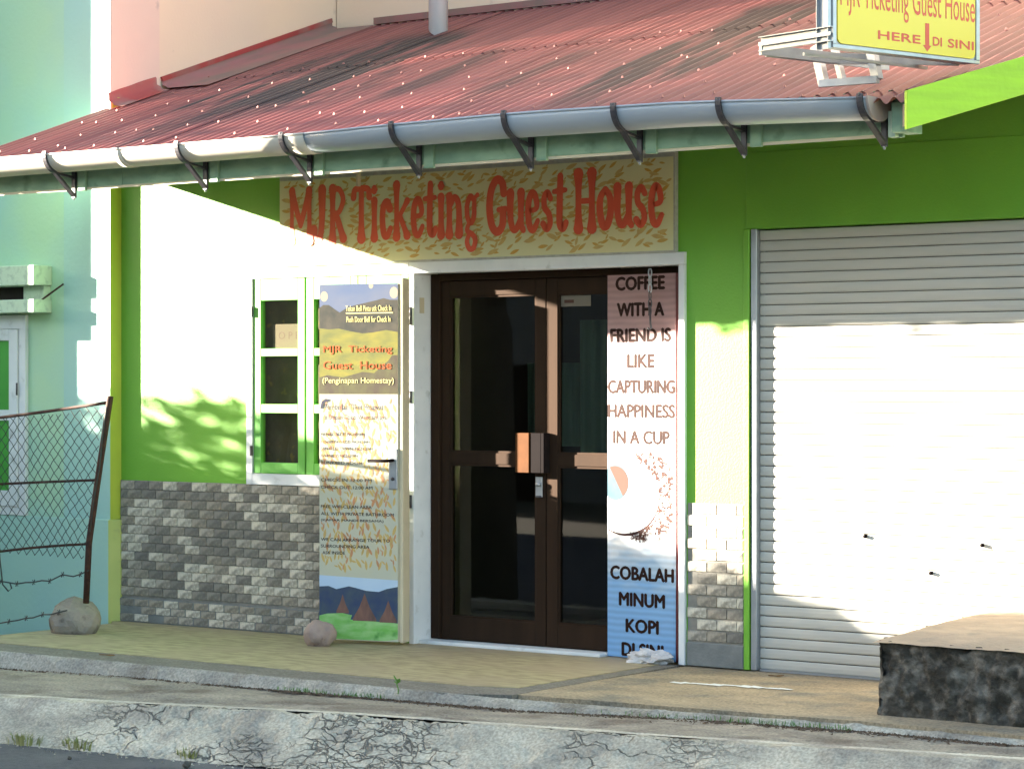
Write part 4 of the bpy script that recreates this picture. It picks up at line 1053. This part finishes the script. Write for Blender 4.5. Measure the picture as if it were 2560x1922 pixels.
for k in range(230):
    a = rnd.uniform(-1.35, 1.25); r = rnd.uniform(1.08, 1.55 if a > -.9 else 1.3)
    x, z = .115+.235*r*math.cos(a), cz_+.205*r*math.sin(a)
    if not (.02 < x < W2-.02) or z > cz_+.25 or z < cz_-.235: continue
    aa = rnd.uniform(0, 6.28); L_ = rnd.uniform(.010, .026); w_ = .0022+rnd.random()*.0015
    ca, sa = math.cos(aa), math.sin(aa)
    yy = -.0020 - k*.000004
    for bnd in (0, 1):
        ca2, sa2 = math.cos(aa+bnd*1.1), math.sin(aa+bnd*1.1)
        bn_.add([(x-sa2*w_, yy-bnd*.000002, z+ca2*w_), (x+sa2*w_, yy-bnd*.000002, z-ca2*w_), (x+ca2*L_+sa2*w_, yy-bnd*.000002, z+sa2*L_-ca2*w_), (x+ca2*L_-sa2*w_, yy-bnd*.000002, z+sa2*L_+ca2*w_)], [(0, 1, 2, 3)])
o = bn_.build('bean_print', mat('bean print', (.05, .020, .014), None, 9, rough=.7, spec=.1), cl2); tag(o, kind='stuff')
# chain over it
CH = root('chain', (1.245, -.43, 1.79), 'short dark chain with a hook hanging in front of the coffee banner', 'chain')
zz = 2.115
for i, L_ in enumerate((.05, .05, .05, .05, .05, .05)):
    pts = []
    for j in range(13):
        a = 2*math.pi*j/12
        u = .010*math.cos(a); w = (L_/2)*math.sin(a)
        pts.append((1.245+(u if i % 2 == 0 else 0), -.43+(0 if i % 2 == 0 else u), zz-L_/2+w))
    MB().tube(pts, .0035, 6, caps=False).build('link', M['steel'] if i < 3 else M['black'], CH)
    zz -= L_*.82
MB().tube([(1.245, -.43, zz+.01), (1.247, -.43, zz-.05), (1.252, -.43, zz-.075), (1.243, -.43, zz-.088), (1.232, -.43, zz-.075)], .006, 8).build('hook', M['black'], CH)

# ------------------------------------------------------------ rocks, bag
t = blob('rock', M['rock'], None, (-2.40, -1.17, -.03), (.15, .14, .135), 2, .30, 3, .15, crease=True, freq=.8)
tag(t, 'big grey rock holding up the rusty fence post', 'rock')
t = blob('rock', M['rock2'], None, (-.735, -.86, -.008), (.092, .085, .085), 5, .2, 4, .2, freq=1.2)
tag(t, 'pinkish rock propping the open banner door', 'rock')
t = blob('plastic_bag', M['bag'], None, (1.27, -.47, -.004), (.13, .07, .045), 9, .5, 4, .4, freq=2.4, crease=True)
tag(t, 'crumpled white plastic bag at the foot of the coffee banner', 'bag')

# ------------------------------------------------------------ fence
F = root('chainlink_fence', (-2.28, -1.25, 0), 'rusty sagging chain-link fence with a leaning post', 'fence')
YF_ = -1.25
MB().tube([(-2.245, YF_+.02, .19), (-2.20, YF_, .55), (-2.11, YF_, 1.0), (-2.02, YF_, 1.42)], .019, 8).build('post', M['rust'], F)
def wirep(pts, r, m='rust', name='rail', k=5):
    return MB().tube(pts, r, k).build(name, M[m], F)
def sag(x0, z0, x1, z1, s, n=14, y=YF_, j=.0):
    return [(x0+(x1-x0)*i/n, y+j*noise.noise(Vector((i*.7, z0, 0))), z0+(z1-z0)*i/n - s*4*(i/n)*(1-i/n) + j*noise.noise(Vector((i*.9, z0, 5)))) for i in range(n+1)]
wirep(sag(-4.6, 1.17, -2.03, 1.385, .02), .010)
wirep(sag(-4.6, .77, -2.13, .925, -.01), .008)
wirep(sag(-4.6, .15, -2.19, .545, -.06), .008)
def barbed(pts, name='barbed_wire'):
    mb = MB().tube(pts, .0045, 5)
    for i in range(1, len(pts), 2):
        p = Vector(pts[i])
        for d in ((.012, 0, .014), (.012, .0, -.014), (-.004, .01, .016)):
            mb.tube([p-Vector(d), p+Vector(d)], .0025, 4)
    return mb.build(name, M['wire'], F)
barbed(sag(-4.0, .36, -2.20, .385, .10, 26, j=.03))
barbed(sag(-4.2, -.12, -2.32, .15, .03, 26, y=-1.31, j=.015))
wirep([(-2.99, YF_, .56), (-2.965, YF_-.01, .42), (-2.94, YF_-.01, .27), (-2.90, YF_, .23), (-2.87, YF_, .25), (-2.885, YF_, .28)], .005, 'wire', 'loose_wire')
wirep([(-2.03, YF_-.02, 1.36), (-2.06, YF_-.022, 1.2), (-2.08, YF_-.03, 1.0), (-2.13, YF_-.03, .8), (-2.16, YF_-.03, .62)], .004, 'wire', 'tie_wire')
net = MB(); s_ = .072
def warp(x, z):
    return (x+.014*noise.noise(Vector((x*3, z*3, 1))), YF_-.008+.02*noise.noise(Vector((x*2, z*2, 4))), z+.018*noise.noise(Vector((x*3, z*3, 9))))
def inside(x, z):
    top = 1.385 + (x+2.03)*(1.385-1.17)/2.57 - .01
    bot = .40 + .06*noise.noise(Vector((x*2.3, 0, 0))) + .05
    right = -2.245 + (z-.19)*.183 - .02
    return bot < z < top and x < right
for sg in (1, -1):
    for k in range(-30, 60):
        run = []
        for i in range(0, 90):
            z = .2 + i*.0175
            x = -4.0 + k*s_ + (sg*(z-.2) if sg == 1 else -(z-.2)+0) * .95
            zig = .0035*(1 if i % 4 < 2 else -1)
            if -4.3 < x and inside(x, z): run.append(Vector(warp(x+zig, z)))
            else:
                if len(run) > 1: net.tube(run[::2] if len(run) > 3 else run, .0026, 3, caps=False)
                run = []
        if len(run) > 1: net.tube(run[::2] if len(run) > 3 else run, .0026, 3, caps=False)
o = net.build('wire_mesh', M['wire'], F); tag(o, kind='stuff')

# ------------------------------------------------------------ stone block at the right
def block():
    me = bpy.data.meshes.new('stone_block')
    bm = bmesh.new()
    nx, ny, nz_ = 90, 60, 22
    x0, x1, y0, y1, zb = 3.255, 5.6, -1.60, -.50, -.08
    def disp(p, n_):
        q = p*7
        d = .014*noise.noise(q) + .014*noise.noise(q*2.2) + .013*noise.noise(q*5)
        v = noise.voronoi(p*9)[0]; d -= .012*max(0, 1-(v[1]-v[0])/.2)
        return p + n_*d
    def grid(fn, n_, a, b, amp=1):
        vs = [[bm.verts.new(disp(fn(i/a, j/b), n_*amp)) for j in range(b+1)] for i in range(a+1)]
        for i in range(a):
            for j in range(b): bm.faces.new((vs[i][j], vs[i+1][j], vs[i+1][j+1], vs[i][j+1])).smooth = True
    top = lambda y: .352 + .05*(y-y0)/(y1-y0)
    grid(lambda s, t: Vector((x0+(x1-x0)*s, y0, zb+(top(y0)-.020-zb)*t)), Vector((0, -1, .2)), 200, 40)
    grid(lambda s, t: Vector((x0, y1+(y0-y1)*s, zb+(top(y1+(y0-y1)*s)-.020-zb)*t)), Vector((-1, 0, .1)), 90, 40)
    grid(lambda s, t: Vector((x1, y0+(y1-y0)*s, zb+(top(y0+(y1-y0)*s)-zb)*t)), Vector((1, 0, .1)), 30, 12)
    bmesh.ops.remove_doubles(bm, verts=bm.verts, dist=.012)
    bmesh.ops.recalc_face_normals(bm, faces=bm.faces)
    bm.to_mesh(me); bm.free(); me.materials.append(M['mossy'])
    r0 = root('stone_block', (4.3, -1.05, -.06), 'low dark weathered stone block with tan cement top at lower right', 'wall')
    o = bpy.data.objects.new('masonry', me); COL.objects.link(o); o.parent = r0; o.location = -Vector((4.3, -1.05, -.06)); ORG[o.name] = Vector((0, 0, 0))
    tb = MB(); vs = []; fs = []
    a, b = 140, 60
    for i in range(a+1):
        for j in range(b+1):
            x = x0-.016+(x1-x0)*i/a; y = y0-.020+(y1-y0)*j/b
            e = min(1, 14*i/a, 5*j/b)
            z = top(y)+.010 - .038*(1-e)**2*1 + .004*noise.noise(Vector((x*5, y*5, 0))) + .003*noise.noise(Vector((x*17, y*17, 0)))
            if e < 1: x += .012*noise.noise(Vector((x*9, y*9, 3))); y += .012*noise.noise(Vector((x*9, y*9, 7)))
            vs.append((x, y, z))
    for i in range(a):
        for j in range(b):
            k = i*(b+1)+j; fs.append((k, k+b+1, k+b+2, k+1))
    tb.add(vs, fs, True); tb.build('cement_top', M['tan2'], r0)
block()

# ------------------------------------------------------------ small ground things
def tuft(name, c, n, h, spread, m, label, cat, seed, group=None, curl=.5, wd=.004):
    rnd = random.Random(seed); mb = MB()
    for i in range(n):
        a = rnd.uniform(0, 6.28); r = spread*rnd.random()**.7
        b = Vector((c[0]+r*math.cos(a), c[1]+.5*r*math.sin(a), c[2])); hh = h*rnd.uniform(.45, 1.1)
        d = Vector((math.cos(a), .6*math.sin(a), 0))*hh*curl*rnd.uniform(.3, 1.3); s = Vector((-math.sin(a), math.cos(a), 0))*wd
        m1 = b+d*.35+Vector((0, 0, hh*.6)); tp_ = b+d+Vector((0, 0, hh*rnd.uniform(.75, 1)))
        mb.add([b-s, b+s, m1+s*.8, m1-s*.8, tp_], [(0, 1, 2, 3), (3, 2, 4)])
    o = mb.build(name, m); tag(o, label, cat, group); return o
def ky(x, t=.9):
    a, b = lerp_line(LC, x), lerp_line(LD, x); return a.x*(1-t)+b.x*t, a.y*(1-t)+b.y*t
for i, (x, n, h, s, lab) in enumerate(((-.36, 60, .07, .12, 'straw coloured grass tuft at the left end of the kerb foot'), (-.02, 50, .065, .10, 'yellow grass tuft second from the left along the kerb foot'), (.62, 40, .055, .06, 'small greenish grass tuft in the cracked kerb foot'))):
    y, z = ky(x, .93); tuft('grass_tuft', (x, y, z-.005), n, h, s, M['grass'], lab, 'grass', 30+i)
t = MB(); cx_, cy_ = .93, -2.19
t.tube([(cx_, cy_, -.06), (cx_+.004, cy_, 0.0), (cx_-.004, cy_-.005, .03)], .003, 5)
st_ = t.build('stem', M['weed']); bpy.data.objects.remove(st_)
wd_ = root('weed', (cx_, cy_, -.06), 'tiny green seedling growing from the porch edge', 'plant')
MB().tube([(cx_, cy_, -.06), (cx_+.004, cy_, 0.0), (cx_-.004, cy_-.005, .03)], .003, 5).build('stem', M['weed'], wd_)
for dx, dz, a in ((-.02, .05, .6), (.02, .035, -.3), (-.015, .02, .2)):
    mb = MB(); mb.add([(cx_, cy_-.004, .02+dz*.2), (cx_+dx*.5-.006, cy_-.012, .02+dz*.8), (cx_+dx, cy_-.006, .02+dz), (cx_+dx*.5+.008, cy_-.0, .02+dz*.5)], [(0, 1, 2, 3)]); mb.build('leaf', M['weed'], wd_)
wds = MB(); rnd = random.Random(4)
for k in range(520):
    seg = rnd.random()
    x = rnd.choice((rnd.gauss(.35, .12), rnd.gauss(.72, .10), rnd.gauss(2.45, .2), rnd.gauss(3.2, .18), rnd.gauss(2.9, .15), rnd.uniform(3.3, 4.6)))
    if x > 3.3: y, z = -1.64-rnd.random()*.05, -.04
    else:
        p = lerp_line(LB, x); y, z = p.x+.01-rnd.random()*.03, p.y-.004
    a = rnd.uniform(0, 6.28); h = rnd.uniform(.010, .036); s = rnd.uniform(.004, .009)
    wds.add([(x, y, z), (x+s*math.cos(a), y+s*math.sin(a), z+h*.6), (x+s*1.2*math.cos(a+.6), y+s*math.sin(a+.6), z+h)], [(0, 1, 2)])
o = wds.build('moss_weeds', M['weed']); tag(o, 'low green weeds along the foot of the porch step', 'weeds', kind='stuff')
sl_ = MB(); rnd = random.Random(18)
for k in range(3200):
    x = rnd.uniform(.2, 4.6) if rnd.random() < .8 else rnd.uniform(-2.2, .4); p = lerp_line(LB, x)
    y, z = p.x-abs(rnd.gauss(0, .022 + .03*max(0, min(1, (x-.5)/2)))), p.y-.001
    s = rnd.uniform(.004, .012); c = Vector((x, y, z))
    q = [c+Vector((rnd.uniform(-1, 1)*s*1.6, rnd.uniform(-1, 1)*s, 0)) for _ in range(3)] + [c+Vector((0, 0, s*.8))]
    sl_.add(q, [(0, 1, 3), (1, 2, 3), (2, 0, 3)])
o = sl_.build('soil', mat('brown soil', (.09, .06, .04), (.13, .09, .06), 20, rough=1)); tag(o, 'brown soil gathered along the foot of the porch step', 'soil', kind='stuff')
gv = MB(); rnd = random.Random(8)
for k in range(420):
    x = rnd.uniform(-1.2, 3.2); y, z = ky(x, rnd.choice((rnd.gauss(1.0, .06), rnd.gauss(1.05, .10), rnd.uniform(.1, 1))))
    z = max(z, -.238)+.002
    s = rnd.uniform(.003, .011); c = Vector((x, y, z))
    q = [c+Vector((rnd.uniform(-1, 1)*s, rnd.uniform(-1, 1)*s, 0)) for _ in range(3)] + [c+Vector((0, 0, s*.9))]
    gv.add(q, [(0, 1, 3), (1, 2, 3), (2, 0, 3)])
o = gv.build('gravel', M['conc2']); tag(o, 'loose chips of concrete along the kerb foot', 'gravel', kind='stuff')
for (x, y, r, lab) in ((.80, -3.53, .020, 'small dark clod on the road beside the kerb, the largest of the three'), (.18, -3.66, .010, 'tiny dark pebble on the road, leftmost of the three'), (1.10, -3.62, .010, 'tiny dark pebble on the road, rightmost of the three')):
    t = blob('pebble', M['mossy'], None, (x, y, -.237), (r, r, r*.9), int(r*900), .3, 2); tag(t, lab, 'pebble', 'pebbles on the road')
def flatleaf(c, L_, a, lab):
    p = leafshape(0, 0, L_, L_*.16, a); mb = MB()
    mb.prism(p, lambda x, y: (c[0]+x, c[1]+y, c[2]+.002+.3*abs(y)), lambda x, y: (c[0]+x, c[1]+y, c[2]+.006+.3*abs(y)))
    o = mb.build('dead_leaf', M['deadleaf']); tag(o, lab, 'leaf')
flatleaf((-1.30, -1.98, 0), .10, .25, 'brown dry leaf on the left of the porch floor')
flatleaf((2.13, -.60, -.006), .08, .5, 'dark dry leaf at the foot of the roller shutter')
# white paint scrape on the tan patch
mb = MB(); rnd = random.Random(3)
for k in range(12):
    x = 1.86+k*.052; y = -1.12+.012*k-.004*k*k*.1
    p = [(x-.04, y-.03*rnd.random(), -.0035+k*.00012), (x+.045, y-.05*rnd.random(), -.0035+k*.00012), (x+.05, y+.03*rnd.random(), -.0035+k*.00012), (x-.035, y+.05*rnd.random(), -.0035+k*.00012)]
    mb.add(p, [(0, 1, 2, 3)])
o = mb.build('paint_mark', M['white']); tag(o, 'white paint scrape on the cement floor before the shutter', 'paint mark')

# ------------------------------------------------------------ across and along the street (outside the picture: they shade and are mirrored)
T_ = math.tan(AZ); 
def sunpt(xp, zp, d): return Vector((xp, W, zp)) + SD*d
def crown(mb, pts, size, rnd):
    for p in pts:
        n_ = Vector((rnd.gauss(0, 1), rnd.gauss(0, 1), rnd.gauss(0, 1))).normalized()
        if abs(n_.dot(SD)) < .3: n_ = (n_+SD*.8).normalized()
        a = n_.orthogonal().normalized(); b = n_.cross(a); t = rnd.uniform(0, 3.14)
        a, b = a*math.cos(t)+b*math.sin(t), b*math.cos(t)-a*math.sin(t); s = size*rnd.uniform(.6, 1.3)
        mb.add([p-a*s, p-b*s*.45, p+a*s, p+b*s*.45], [(0, 1, 2, 3)])
# unseen tree added to shade the roof, crown shaped along the sun's rays
rnd = random.Random(12); pts = []
def low(xp):          # lower outline of the crown as the sun sees it
    if xp < 1.4: return max(2.15, 3.16 - .336*(xp+2.2) + .06)
    if xp < 4.0: return 2.17
    return 1.66
while len(pts) < 5000:
    xp = rnd.uniform(-2.35, 11.5); zp = rnd.uniform(1.7, 5.6)
    if zp < low(xp) + .03*noise.noise(Vector((xp*2, 0, 0))): continue
    if noise.noise(Vector((xp*.5, zp*1.4, 2))) < -.32: continue
    pts.append(sunpt(xp, zp, rnd.uniform(11.5, 15.0)))
for _ in range(3200): pts.append(sunpt(rnd.uniform(4.15, 9.5), rnd.uniform(1.62, 2.25), rnd.uniform(11.5, 15.0)))  # extra leaves added to keep the sun off the right gutter
TR = root('shade_tree', tuple(sunpt(8.6, 0, 13.2)*Vector((1, 1, 0)) if False else (sunpt(8.6, 0, 13.2).x, sunpt(8.6, 0, 13.2).y, -.3)), 'unseen dense tree added left of the view to shade the roof', 'tree')
mb = MB(); crown(mb, pts, .075, rnd); mb.build('crown', M['leaf'], TR)
bs = Vector((sunpt(8.6, 0, 13.2).x, sunpt(8.6, 0, 13.2).y, -.3)); tb = MB()
tb.tube([bs, bs+Vector((0, 0, 2.2)), sunpt(7.2, 3.0, 13.2), sunpt(4.5, 4.2, 13.2)], .2, 10, rs=[.24, .19, .14, .06])
tb.tube([bs+Vector((0, 0, 2.4)), sunpt(8.2, 3.4, 13.6), sunpt(9.5, 5, 13.6)], .1, 8, rs=[.14, .10, .05])
tb.tube([sunpt(7.2, 3.0, 13.2), sunpt(3.5, 3.3, 13), sunpt(0, 3.8, 13)], .1, 8, rs=[.12, .07, .03])
tb.build('trunk', M['bark'], TR)
# leafy bush that dapples the lower wall
pts = []; rnd = random.Random(14)
PB = [(-3.2, 1.40), (-2.5, 1.36), (-2.15, 1.50), (-1.9, 1.46), (-1.6, 1.34), (-1.2, 1.22), (-.7, 1.0), (-.2, .88), (.4, .80), (1.0, .72), (1.5, .62), (2.0, .50), (2.5, .30), (3.2, .10), (3.6, .02)]
def prof_(x):
    for a, b in zip(PB, PB[1:]):
        if x <= b[0]: return a[1]+(b[1]-a[1])*(x-a[0])/(b[0]-a[0])
    return PB[-1][1]
holes = [(rnd.uniform(-2.5, -1.5), rnd.uniform(.93, 1.40), rnd.uniform(.004, .018)) for _ in range(12)] + [(rnd.uniform(1.4, 3.4), rnd.uniform(.02, .6), rnd.uniform(.02, .05)) for _ in range(6)]
while len(pts) < 17000:
    xp = rnd.uniform(-3.3, 3.6); top_ = prof_(xp) + .09*noise.noise(Vector((xp*1.7, 3, 3))) + .05*noise.noise(Vector((xp*5, 1, 3)))
    zp = rnd.uniform(-1.3, top_)
    depth = top_-zp
    if any(((xp-a)*.36)**2+(zp-b)**2 < (c+.008)**2 for a, b, c in holes): continue
    keep = min(1.0, .30+depth*5.0)
    if rnd.random() > keep: continue
    pts.append(sunpt(xp, zp, rnd.uniform(5.4, 6.4) + .6*max(0, xp+1.5)))
BS = root('leafy_bush', (sunpt(0, 0, 5.8).x, sunpt(0, 0, 5.8).y, -.2), 'leafy roadside bush left of the view dappling the wall', 'bush')
mb = MB(); crown(mb, pts, .046, rnd); mb.build('foliage', M['leaf'], BS)
tb = MB(); b0 = Vector((sunpt(0, 0, 5.8).x, sunpt(0, 0, 5.8).y, -.2))
for xp, zp in ((-2.2, .9), (-1, .8), (.2, .6), (1.4, .3)): tb.tube([b0, b0.lerp(sunpt(xp, zp, 5.8), .5)+Vector((0, 0, .1)), sunpt(xp, zp, 5.8)], .03, 6, rs=[.045, .03, .01])
tb.build('stems', M['bark'], BS)
# houses along the other side of the street
def far_house(name, c, w, dpt, hgt, rot, wm, label, rh=1.0, flat=False):
    r0 = root(name, c, label, 'house', rot=(0, 0, rot), local=True)
    MB().box(-w/2, w/2, 0, dpt, 0, hgt).build('wall', wm, r0)
    mb = MB()
    if flat: mb.box(-w/2-.2, w/2+.2, -.3, dpt+.2, hgt, hgt+.15)
    else: mb.prism([(-.5, hgt-.05), (dpt/2, hgt+rh), (dpt+.5, hgt-.05)], lambda y, z: (-w/2-.3, y, z), lambda y, z: (w/2+.3, y, z))
    mb.build('roof', M['farroof'], r0)
    n = int(w/2.6)
    for i in range(n):
        x = -w/2 + w*(i+.5)/n
        if i == n//2: MB().box(x-.5, x+.5, -.03, .02, 0, 2.1).build('door', M['bronze'], r0)
        else: MB().box(x-.55, x+.55, -.03, .02, .9, 2.1).build('window', M['farglass'], r0)
base = sunpt(0, 0, 22) + Vector((-SD.y, SD.x, 0)).normalized()*3.2
hd = math.atan2(SD.y, SD.x)-math.pi/2
zt_ = .55 + math.sin(EL)*22 + .3 - .15
far_house('shade_house', (base.x, base.y, -.3), 10.5, 5, zt_, math.atan2(SD.y, SD.x)-math.pi/2, M['farwall'], 'unseen long plaster house added up the street to shade the ground', flat=True)  # added blocker: its flat roofline sets the lower shade edge
rh_ = bpy.data.objects['shade_house']
MB().box(-5.35, 1.75, .2, .5, zt_+.15, zt_+.95).build('shade_parapet', M['farwall'], rh_)  # raised wall added to keep the sun off the stone block
far_house('opposite_house', (-14, -20, -.3), 9, 6, 4.6, math.pi, M['farwall2'], 'grey opposite house, farthest left across the street', 1.6)
far_house('opposite_house', (-4, -19.5, -.3), 9.5, 6, 5.4, math.pi, M['farwall'], 'yellow opposite house across the street, left of the camera', 1.8)
far_house('opposite_house', (7, -20, -.3), 10, 6, 4.8, math.pi, M['farwall2'], 'grey opposite house right behind the camera', 1.6)
far_house('opposite_house', (-25, -24, -.3), 15, 6, 8.0, math.pi, M['farwall2'], 'tall grey opposite house added to darken the window reflection', 1.6)  # unseen house added to cover bright sky mirrored in the panes
for o_ in bpy.data.objects:
    if o_.name.startswith('opposite_house') and o_.parent is None: o_['group'] = 'houses across the street'
